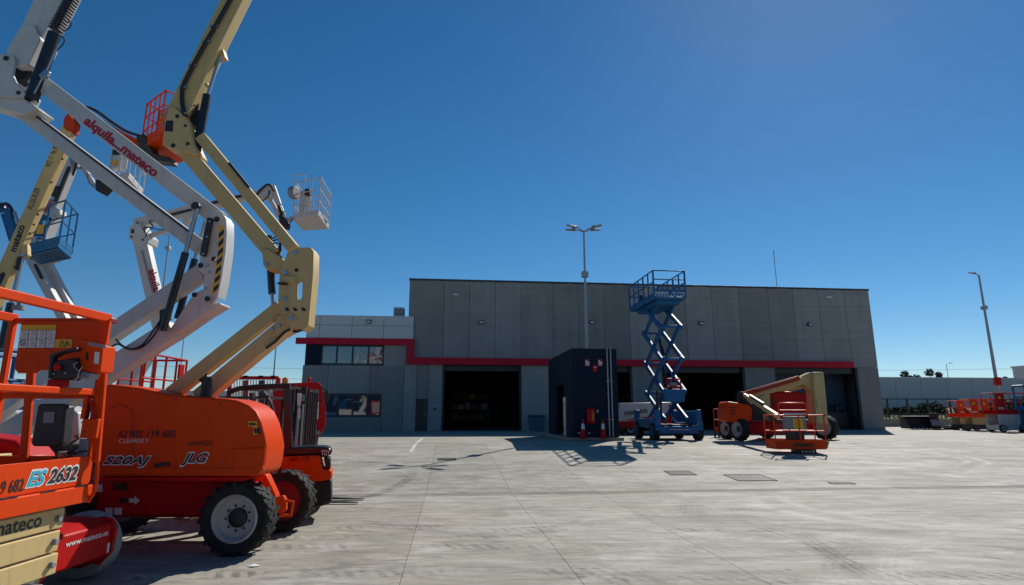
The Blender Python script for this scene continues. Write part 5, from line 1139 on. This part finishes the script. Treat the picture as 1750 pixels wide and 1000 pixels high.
# ------------------------------------------------------------------ white and red van behind it
def van():
    Tv = 33.; sa, se = fs(1056, 720, Tv), fs(1195, 720, Tv); L = se-sa
    t = thing('van', 'white and red panel van parked behind the blue scissor lift', 'van', W(sa, Tv, ZF), TH); M = WM[t.name]
    wd = 1.95; zt_ = fz(1080, 689, Tv)-ZF
    body = [(0.05, .42), (L-.05, .42), (L, .8), (L-.05, 1.05), (L-.75, 1.22), (L-1.25, zt_-.02), (L-1.4, zt_+.06), (.12, zt_), (0, .9)]
    B(M).prism([(x, 0, z) for x, z in body], (0, wd, 0)).build('body', 'white', t, bevel=.06, seg=3)
    B(M).prism([(0.0, -.012, .42), (L-1.5, -.012, .42), (L-1.5, -.012, 1.15), (1.6, -.012, 1.0), (.8, -.012, .92), (.03, -.012, .72)], (0, .011, 0)).build('red_panel', 'red', t)
    mf = lambda x, z: M @ V((x, -.002, z)); nf = M.to_3x3() @ V((0, -1, 0))
    text(t, 'mateco', mf(.4, 1.08), mf(1.75, 1.25), .3, nf, 'decal_black', bold=.03, proud=.004); text(t, 'MATECO.ES', M @ V((.35, -.014, .72)), M @ V((1.4, -.014, .84)), .1, nf, 'decal_white', bold=.0, proud=.004)
    B(M).prism([(L-1.75, -.012, 1.2), (L-.9, -.012, 1.2), (L-1.3, -.012, zt_-.08), (L-1.75, -.012, zt_-.08)], (0, .014, 0)).build('side_window', 'glass_cab', t); B(M).prism([(L-.79, .15, 1.24), (L-1.24, .15, zt_-.06), (L-1.24, wd-.15, zt_-.06), (L-.79, wd-.15, 1.24)], (.03, 0, .02)).build('windscreen', 'glass_cab', t)
    for x in (.75, L-.75):
        for y, s_ in ((.1, -1), (wd-.1, 1)): wheel(t, M @ V((x, y, .33)), M.to_3x3() @ V((0, s_, 0)), .33, .2)
    B(M).box((L-1.0, -.15, 1.3), (.12, .2, .2)).build('mirror', 'black', t, bevel=.02); B(M).span((0.05, .05, .3), (L-.1, wd-.05, .42)).build('underbody', 'black', t)
    B(M).box((L-.03, .25, .85), (.1, .3, .16)).build('headlight', 'lamp_glass', t, bevel=.02); B(M).box((L-.03, wd-.25, .85), (.1, .3, .16)).build('headlight', 'lamp_glass', t, bevel=.02)
van()

# ------------------------------------------------------------------ orange and cream boom lift in front of the right gateway
def boom_right():
    Y = 27.; zg = ZF
    t = thing('boom_lift', 'orange and cream folded boom lift with its platform lowered before the right gateway', 'boom lift', (12.5, Y, zg))
    def gw(px, Yd, r=.5, w_=.42, ax=(-.55, -.83, 0)):
        q = P(px, 735, Yd); wheel(t, (q.x, q.y, zg+r), V(ax), r, w_, lugs=14)
    gw(1243, 28.5, .48, .36, (-.96, -.28, 0)); gw(1264, 26.6, .5, .36, (-.96, -.28, 0)); gw(1310, 29.8, .48, .36, (-.96, -.28, 0)); gw(1411, 27.8, .55, .5, (.8, .6, 0))
    cs = [P(x, 735, y_) for x, y_ in ((1275, 26.8), (1325, 26.2), (1405, 28.4), (1300, 30))]
    B().prism([V((q.x, q.y, zg+.28)) for q in cs], (0, 0, .5)).build('chassis', 'red', t, bevel=.04); B().prism([V((q.x, q.y, zg+.79)) for q in cs], (0, 0, .12)).build('turntable', 'red_dark', t, bevel=.03)
    slabp(t, 'engine_hood', 'orange', [(1240, 690), (1244, 686), (1280, 691), (1286, 698), (1285, 718), (1276, 722), (1242, 721), (1239, 705)], Y-.6, Y+.4, .06, 3)
    for k in range(3): slabp(t, 'vent_slot', 'decal_black', [(1247, 695+k*5), (1257, 696+k*5), (1257, 698+k*5), (1247, 697+k*5)], Y-.61, Y-.6, 0)
    slabp(t, 'counterweight', 'red', [(1313, 674), (1326, 669), (1360, 669), (1377, 672), (1378, 716), (1318, 716)], Y+.3, Y+1.5, .08, 3)
    slabp(t, 'hood_window', 'decal_black', [(1319, 679), (1323, 679), (1323, 692), (1319, 692)], Y+.28, Y+.3, 0)
    # upright tower: near edge and side
    A = [P(1389, 636, Y), P(1408, 636, Y), P(1416, 724, Y), P(1396, 724, Y)]
    B().prism(A, (-.1, .6, 0)).build('tower', 'cream', t, bevel=.03)
    slabp(t, 'tower_cover', 'cream', [(1391, 640), (1405, 640), (1407, 658), (1392, 658)], Y-.03, Y, .01); slabp(t, 'tower_cover', 'cream', [(1396, 682), (1411, 682), (1412, 697), (1397, 697)], Y-.03, Y, .01)
    for k in range(3): slabp(t, 'slot_mark', 'decal_black', [(1398+k*5, 711), (1400+k*5, 709), (1402+k*5, 709), (1400+k*5, 711)], Y-.01, Y-.002, 0)
    B().prism([P(1362, 647, Y+.3), P(1385, 636, Y+.2), P(1389, 660, Y+.2), P(1384, 666, Y+.25)], (0, .4, 0)).build('boom_root', 'cream', t, bevel=.02)
    arm(t, 'boom', 'cream', (1275, 677), (1385, 647), Y+.35, 12, .3); arm(t, 'boom_section', 'orange_dull', (1270, 674), (1365, 646), Y+.15, 8, .2); arm(t, 'lower_boom', 'cream', (1290, 686), (1382, 655), Y+.7, 9, .24)
    B().beam(P(1290, 668, Y-.02), P(1360, 647, Y-.02), .08, .09).build('cable_track', 'red_dark', t)
    slabp(t, 'inner_tower', 'cream', [(1298, 674), (1316, 672), (1318, 720), (1302, 720)], Y+.2, Y+.7, .03)
    slabp(t, 'linkage', 'black', [(1286, 690), (1300, 684), (1306, 716), (1288, 722)], Y+.1, Y+.5, .02)
    slabp(t, 'jib_head', 'black', [(1264, 676), (1267, 669), (1274, 671), (1280, 682), (1270, 690), (1264, 686)], Y-.2, Y+.2, .02)
    a, c = P(1270, 674, Y), P(1330, 712, 22.8); B().beam(a, c, .16, .17).build('jib', 'cream', t, bevel=.02); B().beam(a+V((-.05, -.1, -.28)), c+V((-.05, 0, -.18)), .1, .1).build('jib', 'black', t, bevel=.02); B().beam(a.lerp(c, .2)+V((0, -.1, .12)), a.lerp(c, .6)+V((0, -.1, .12)), .1, .08).build('jib_cylinder', 'black', t)
    hose(t, [(1266, 672), (1262, 682), (1270, 696), (1290, 700), (1310, 706)], Y-.2, .03); hose(t, [(1276, 672), (1282, 680), (1300, 690), (1316, 700)], Y-.3, .025)
    # platform in front
    Yb = 21.8; fl, fr = P(1327, 757, Yb), P(1410, 764, Yb); zf = P(1368, 764, Yb).z
    A = V((P(1326, 760, Yb).x, Yb, zf)); C1 = V((P(1410, 760, Yb).x, Yb-.1, zf)); C2 = C1+V((.02, .8, 0)); C3 = A+V((.02, .9, 0))
    cage(t, A, C1, C2, C3, 1.12, 'orange', .025, .24, 1, (1, 0), .08)
    text(t, 'mateco', P(1357, 763, Yb-.05), P(1391, 763, Yb-.08), .15, (C1-A).cross(ZZ), 'decal_black', bold=.03, proud=.02)
    o = B().span((A.x+.42, Yb+.02, zf+.62), (A.x+1.2, Yb+.25, zf+1.08)); o.build('control_console', 'grey_plastic', t, bevel=.04); B().span((A.x+.45, Yb+.05, zf+.23), (A.x+1.1, Yb+.2, zf+.58)).build('tool_box', 'black', t, bevel=.03)
    B().span((A.x+.7, Yb+.005, zf+.64), (A.x+1.06, Yb+.018, zf+1.0)).build('label_plate', 'decal_yellow', t); B().beam((A.x+.4, Yb+.02, zf+1.15), (A.x+1.2, Yb+.02, zf+1.15), .14, .1).build('console_cover', 'decal_white', t, bevel=.03)
    b = B(); x0, x1 = A.x+.25, A.x+1.3; b.tube([(x0, Yb+.1, zf+1.1), (x0, Yb+.1, zf+1.5), (x0+.1, Yb+.1, zf+1.56), (x1-.1, Yb+.1, zf+1.56), (x1, Yb+.1, zf+1.5), (x1, Yb+.1, zf+1.1)], .025); b.build('head_guard', 'orange', t); B().tube([(x0+.05, Yb+.1, zf+1.3), (x1-.05, Yb+.1, zf+1.3)], .02).build('head_guard_bar', 'orange', t)
    B().span((A.x+.75, Yb+.1, zf-.22), (A.x+1.5, Yb+.5, zf-.081)).build('rotator', 'black', t, bevel=.02)
    for k in range(4): B().span((A.x+.95+k*.13, Yb+.09, zf-.2), (A.x+1.02+k*.13, Yb+.1, zf-.14)).build('marker', 'decal_white', t)
boom_right()
c = thing('lift_cage', 'small orange guard-rail cage beside the gateway left of the folded boom lift', 'cage', (P(1230, 735, 30).x, 30., ZF))
q = [V((P(x, 730, y_).x, y_, ZF+.35)) for x, y_ in ((1221, 30), (1243, 29.8), (1250, 31), (1228, 31.2))]; cage(c, *q, 1.05, 'orange_dull', .025, .16, 1, (1, 0), .08)
for k in q: B().cyl(V((k.x, k.y, ZF)), k, .05).build('leg', 'black', c)
# ------------------------------------------------------------------ forklift seen from its counterweight side
def forklift1():
    Y = 10.5; t = thing('forklift', 'red and black forklift with its counterweight beside the big wheels', 'forklift', (-4.2, Y+.5, 0)); Yf = 11.15
    slabp(t, 'counterweight', 'orange', [(478, 781), (546, 778), (552, 803), (566, 803), (568, 818), (553, 823), (527, 824), (515, 816), (480, 806)], Y, Yf, .04, 3)
    slabp(t, 'counterweight_base', 'black', [(520, 824), (553, 823.5), (566, 819.5), (567, 857), (562, 862), (543, 867), (530, 866)], Y+.02, Yf-.02, .03, 3)
    slabp(t, 'tail_lamp', 'black', [(553, 783), (564, 783), (564.5, 802), (557, 802)], Y+.05, Yf-.05, .01)
    slabp(t, 'engine_cover', 'black_gloss', [(480, 766), (531, 762.5), (560, 764), (566, 769), (567, 777), (550, 783), (545, 777.5), (480, 780)], Y+.03, Yf-.03, .04, 3)
    q = P(548, 779.5, Y+.02); text(t, 'TOY', P(549, 778.5, Y+.03), P(564, 777.5, Y+.03), .085, NY, 'decal_white', bold=.02, proud=.004)
    text(t, 'AB91278', P(494, 789, Y), P(528, 787.5, Y), .07, NY, 'decal_black', bold=.0, proud=.004)
    slabp(t, 'body', 'orange', [(330, 800), (455, 795), (480, 781), (480, 806), (500, 824), (330, 830)], Y+.05, Yf-.05, .03); slabp(t, 'filler_cap', 'black', [(470, 800), (475, 795), (481, 795), (485, 801), (481, 807), (474, 807)], Y+.02, Y+.06, .01)
    slabp(t, 'seat_base', 'black', [(440, 800), (446, 770), (478, 768), (480, 795)], Y+.3, Yf-.3, .04); slabp(t, 'seat_back', 'black', [(462, 770), (470, 722), (478, 722), (478, 770)], Y+.3, Yf-.3, .05); slabp(t, 'dashboard', 'black', [(395, 800), (400, 748), (410, 745), (415, 800)], Y+.2, Yf-.2, .03)
    for y0 in (Y+.03, Yf-.12):
        slabp(t, 'rear_pillar', 'black_gloss', [(484, 662), (496, 662), (499, 764), (478, 778), (474, 776), (485, 756)], y0, y0+.09, .012)
        B().tube([P(390, 672, y0+.04), P(399, 667, y0+.04), P(409, 664, y0+.04), P(440, 661, y0+.04), P(496, 659, y0+.04)], .045, 8).build('roof_rail', 'black', t)
        hose(t, [(392, 671, y0-Y), (388, 690, y0-Y), (384, 740, y0-Y), (378, 795, y0-Y)], Y, .04, 'black', 'front_pillar')
    hose(t, [(430, 672, .1), (434, 690, .1), (446, 706, .1), (455, 730, .1), (458, 760, .1), (452, 798, .1)], Y, .05, 'black', 'grab_rail'); hose(t, [(452, 672, .9), (463, 690, .9), (468, 712, .9), (469, 740, .9)], Y, .035, 'black', 'grab_rail')
    for k in range(6): B().beam(P(405+k*15, 664.5-k*.9, Y+.08), P(405+k*15, 664.5-k*.9, Y+.08)+V((0, 1.0, 0)), .03, .03).build('roof_bar', 'black', t)
    c = P(487, 655, Y+.35); B().cyl(c+V((0, 0, -.04)), c+V((0, 0, .0)), .06).build('beacon_base', 'black', t); B().lathe(c, (0, 0, 1), [(0, 0), (.055, 0), (.055, .06), (.035, .1), (0, .11)], 18).build('beacon', 'amber', t)
    for x, r in ((512, .27), (375, .34)):
        xx = P(x, 800, Y).x
        for y_, s_ in ((Y+.1, -1), (Yf-.1, 1)): wheel(t, (xx, y_+.1*(-s_), r), (0, s_, 0), r, .22, rim='orange')
    # mast on the far left end
    xm = P(352, 700, Y+.5).x
    for y_ in (Y+.25, Yf-.35): B().span((xm-.08, y_, .08), (xm+.08, y_+.1, 2.05)).build('mast_rail', 'black', t)
    B().span((xm-.05, Y+.35, 1.9), (xm+.05, Yf-.35, 2.0)).build('mast_tie', 'black', t); B().span((xm-.15, Y+.1, .1), (xm-.085, Yf-.1, .5)).build('fork_carriage', 'black', t)
    for y_ in (Y+.3, Yf-.4): B().span((xm-1.2, y_, .05), (xm-.151, y_+.1, .09)).build('fork', 'black', t)
SKEW[0] = -.27; forklift1(); SKEW[0] = 0
def forklift2():
    Y = 12.7; t = thing('forklift', 'black-masted forklift whose two forks reach out on the concrete', 'forklift', (-5.3, Y, 0)); xb = P(536, 852, Y).x; z = gz(xb, Y)
    for dy in (-.28, .22):
        q = V((xb, Y+dy, z)); xt = -3.12
        B().prism([V((xb-.05, Y+dy, z+.03)), V((xt, Y+dy, z+.025)), V((xt, Y+dy, z+.035)), V((xb, Y+dy, z+.08)), V((xb, Y+dy, z+.5)), V((xb-.05, Y+dy, z+.5))], (0, .11, 0)).build('fork', 'black', t)
    for y_ in (Y-.38, Y+.3):
        X0 = P(507, 700, Y).x
        B().span((X0-.07, y_, z+.06), (X0+.07, y_+.09, P(507, 660, Y).z)).build('mast_rail', 'black', t); B().span((X0-.03, y_+.1, z+.1), (X0+.1, y_+.16, P(507, 664, Y).z)).build('mast_rail', 'black_gloss', t)
    B().cyl((X0, Y, z+.1), (X0, Y, z+2.1), .04).build('lift_cylinder', 'steel', t); B().span((X0-.06, Y-.28, z+2.05), (X0+.06, Y+.29, z+2.2)).build('mast_tie', 'black', t)
    for k in range(2): B().tube([(X0+.1, Y-.15+.25*k, z+.4), (X0+.1, Y-.15+.25*k, z+2.0)], .02).build('chain', 'steel', t)
    # load backrest, tilted
    a, c = P(529, 765, Y-.4), P(532, 668, Y-.4)
    xr = P(524, 765, Y-.3).x; xq = P(531, 668, Y-.3).x; zq = P(531, 668, Y-.3).z
    for k in range(5): y_ = Y-.42+k*.14; B().beam(V((xr, y_, z+.4)), V((xq, y_, zq)), .025, .04, (1, 0, 0)).build('backrest_bar', 'black', t)
    for xx, zz in ((xr, z+.4), (xq, zq)): B().beam((xx, Y-.44, zz), (xx, Y+.16, zz), .05, .06).build('backrest_frame', 'black', t)
    slabp(t, 'data_plate', 'decal_white', [(508, 672), (515, 672), (514, 693), (508, 693)], Y-.5, Y-.49, 0); slabp(t, 'data_plate', 'decal_white', [(509, 698), (513.5, 698), (513, 716), (509, 716)], Y-.5, Y-.49, .004)
    text(t, 'TOYOTA', P(502, 762, Y-.4), P(501, 738, Y-.4), .06, NY, 'decal_white', proud=.01)
    B().span((xb-2.6, Y-.5, z+.25), (X0-.35, Y+.5, z+1.0)).build('body', 'orange', t, bevel=.06)
    for x in (xb-2.2, X0-.35):
        for s_ in (-1, 1): wheel(t, (x, Y+s_*.45, z+.3), (0, s_, 0), .3, .2, rim='orange')
    for x in (X0-.5, xb-1.9):
        for s_ in (-.45, .4): B().span((x, Y+s_, z+1.0), (x+.06, Y+s_+.06, z+2.1)).build('pillar', 'black', t)
    B().span((xb-1.95, Y-.46, z+2.1), (X0-.4, Y+.47, z+2.14)).build('roof_guard', 'black', t)
forklift2()

# ------------------------------------------------------------------ red truck behind the forklifts
def truck():
    Y = 20.; t = thing('truck', 'red truck with a barred load rack behind the forklifts', 'truck', (-9, Y+1, gz(-9, Y))); z = gz(-7, Y)
    cabp = [(466, 656), (543, 653), (549, 657), (552, 672), (557, 700), (556, 728), (548, 745), (466, 745)]
    slabp(t, 'cab', 'red', cabp, Y, Y+2.2, .03, 3)
    slabp(t, 'side_window', 'glass_cab', [(549, 674), (551.5, 674), (554, 694), (549, 694)], Y-.01, Y+.02, 0); slabp(t, 'sign_plate', 'decal_white', [(534, 688), (545, 687), (544, 716), (532, 716)], Y-.03, Y-.005, 0)
    text(t, 'ipsi', P(534.5, 698, Y-.03), P(543.5, 698, Y-.03), .12, NY, 'decal_black', bold=.0); text(t, '5012', P(534, 711, Y-.03), P(542.5, 711, Y-.03), .09, NY, 'decal_red', bold=.02)
    slabp(t, 'mirror', 'black', [(556, 668), (561, 666), (563, 680), (559, 688), (556, 680)], Y-.2, Y-.1, .02); B().tube([P(550, 664, Y-.05), P(559, 668, Y-.15)], .025).build('mirror_arm', 'black', t)
    slabp(t, 'windscreen', 'glass_cab', [(552, 670), (553.5, 670), (557.5, 696), (556, 698)], Y+.1, Y+2.2, 0)
    slabp(t, 'bumper', 'grey_plastic', [(522, 738), (547, 735), (548, 742), (522, 745)], Y-.05, Y+2.3, .03)
    for k in range(3): slabp(t, 'step', 'galv', [(525, 724+k*5), (541, 723+k*5), (541, 726+k*5), (525, 727+k*5)], Y-.1, Y, .01)
    b = slabp(t, 'grille', 'black', [(520, 745), (544, 742), (542, 762), (520, 764)], Y+.02, Y+2.2, .02)
    for k in range(6): slabp(b, 'grille_bar', 'grey_plastic', [(522+k*3.6, 746), (523+k*3.6, 746), (522.5+k*3.6, 762), (521.5+k*3.6, 762)], Y-.01, Y+.015, 0)
    c = P(528, 650, Y+.6); B().cyl(c+V((0, 0, -.06)), c+V((0, 0, .1)), .06).build('roof_lamp', 'red', t, bevel=.02)
    # chassis, bed, rack
    x0 = P(330, 720, Y).x; x1 = P(520, 720, Y).x
    B().span((x0, Y+.2, z+.75), (x1, Y+2.1, z+1.05)).build('chassis', 'red', t, bevel=.03); B().span((x0, Y, z+1.06), (x1-.4, Y+2.3, z+1.2)).build('bed', 'red_dark', t)
    for x in (x0+.8, x0+1.9, x1-.9):
        for y_, s_ in ((Y+.2, -1), (Y+2.1, 1)): wheel(t, (x, y_, z+.48), (0, s_, 0), .48, .3, rim='red_dark')
    fr = [(392, 646), (476, 646), (476, 706), (392, 706)]
    for i in range(4):
        a, c = fr[i], fr[(i+1) % 4]; B().beam(P(*a, Y+.5), P(*c, Y+.5), .1, .12, (0, 0, 1) if i % 2 == 0 else (1, 0, 0)).build('rack_frame', 'red', t, bevel=.01)
    for k in range(17):
        x = 396+k*4.7; B().beam(P(x, 650, Y+.5), P(x-1, 704, Y+.5), .03, .045, (1, 0, 0)).build('rack_bar', 'decal_white', t)
    for x in (420, 447): B().beam(P(x, 650, Y+.42), P(x-1, 704, Y+.42), .08, .14, (1, 0, 0)).build('rack_post', 'red_dark' if x == 420 else 'black', t)
    for x in (420, 446, 467): B().box(P(x, 644, Y+.5), (.14, .1, .08)).build('rack_lug', 'black', t)
    B().tube([P(470, 668, Y+.3), P(466, 690, Y+.3), P(468, 712, Y+.3)], .03).build('strap', 'red', t); B().box(P(471, 711, Y+.25), (.1, .1, .14)).build('marker_lamp', 'amber', t)
SKEW[0] = -.31; truck(); SKEW[0] = 0

# ------------------------------------------------------------------ attachments lying at right
def bucket():
    q = P(1562, 725, 46); t = thing('loader_bucket', 'black toothed loader bucket lying on the concrete at right', 'bucket', (q.x, q.y, ZF), rad(8)); M = WM[t.name]
    prof = [(0, .1), (.9, .08), (1.0, .12), (.35, .2), (.12, .45), (.14, .8), (.3, 1.0), (.22, 1.02), (.0, .85), (-.05, .4)]
    B(M).prism([(-1.15, -a, b_) for a, b_ in prof], (2.3, 0, 0)).build('shell', 'black', t, bevel=.01)
    for x in (-1.17, 1.12): B(M).prism([(x, 0, .1), (x, -.95, .12), (x, -.5, .75), (x, -.25, .98), (x, 0, .85)], (.05, 0, 0)).build('side_plate', 'black', t)
    for k in range(7): x = -1.05+k*.35; B(M).prism([(x-.06, -.85, .06), (x+.06, -.85, .06), (x+.03, -1.2, .02), (x-.03, -1.2, .02)], (0, 0, .08)).build('tooth', 'grey_plastic', t)
    B(M).prism([(.4, -1.3, .3), (1.0, -1.35, .3), (1.25, -1.2, .5), (1.0, -1.1, .75), (.5, -1.1, .72)], (0, .1, 0)).build('wear_plate', 'grey_plastic', t, bevel=.03)
bucket()
def forkframe():
    q = P(1602, 725, 45.5); t = thing('pallet_fork_frame', 'black fork carriage with low forks lying next to the bucket', 'attachment', (q.x, q.y, ZF), rad(10)); M = WM[t.name]
    for x in (-.5, -.12): B(M).span((x, -.08, .1), (x+.24, .08, 1.25)).build('mast_plate', 'black', t, bevel=.02)
    B(M).span((-.55, -.1, .1), (.2, .1, .3)).build('cross_bar', 'black', t)
    for y in (-.5, .35): B(M).span((.1, y, .08), (1.6, y+.14, .2)).build('fork', 'black', t)
    B(M).span((-.7, -.6, .0), (1.3, .55, .1)).build('pallet_base', 'black', t); B(M).span((.9, -.45, .2), (1.5, .4, .32)).build('weight', 'black', t)
forkframe()
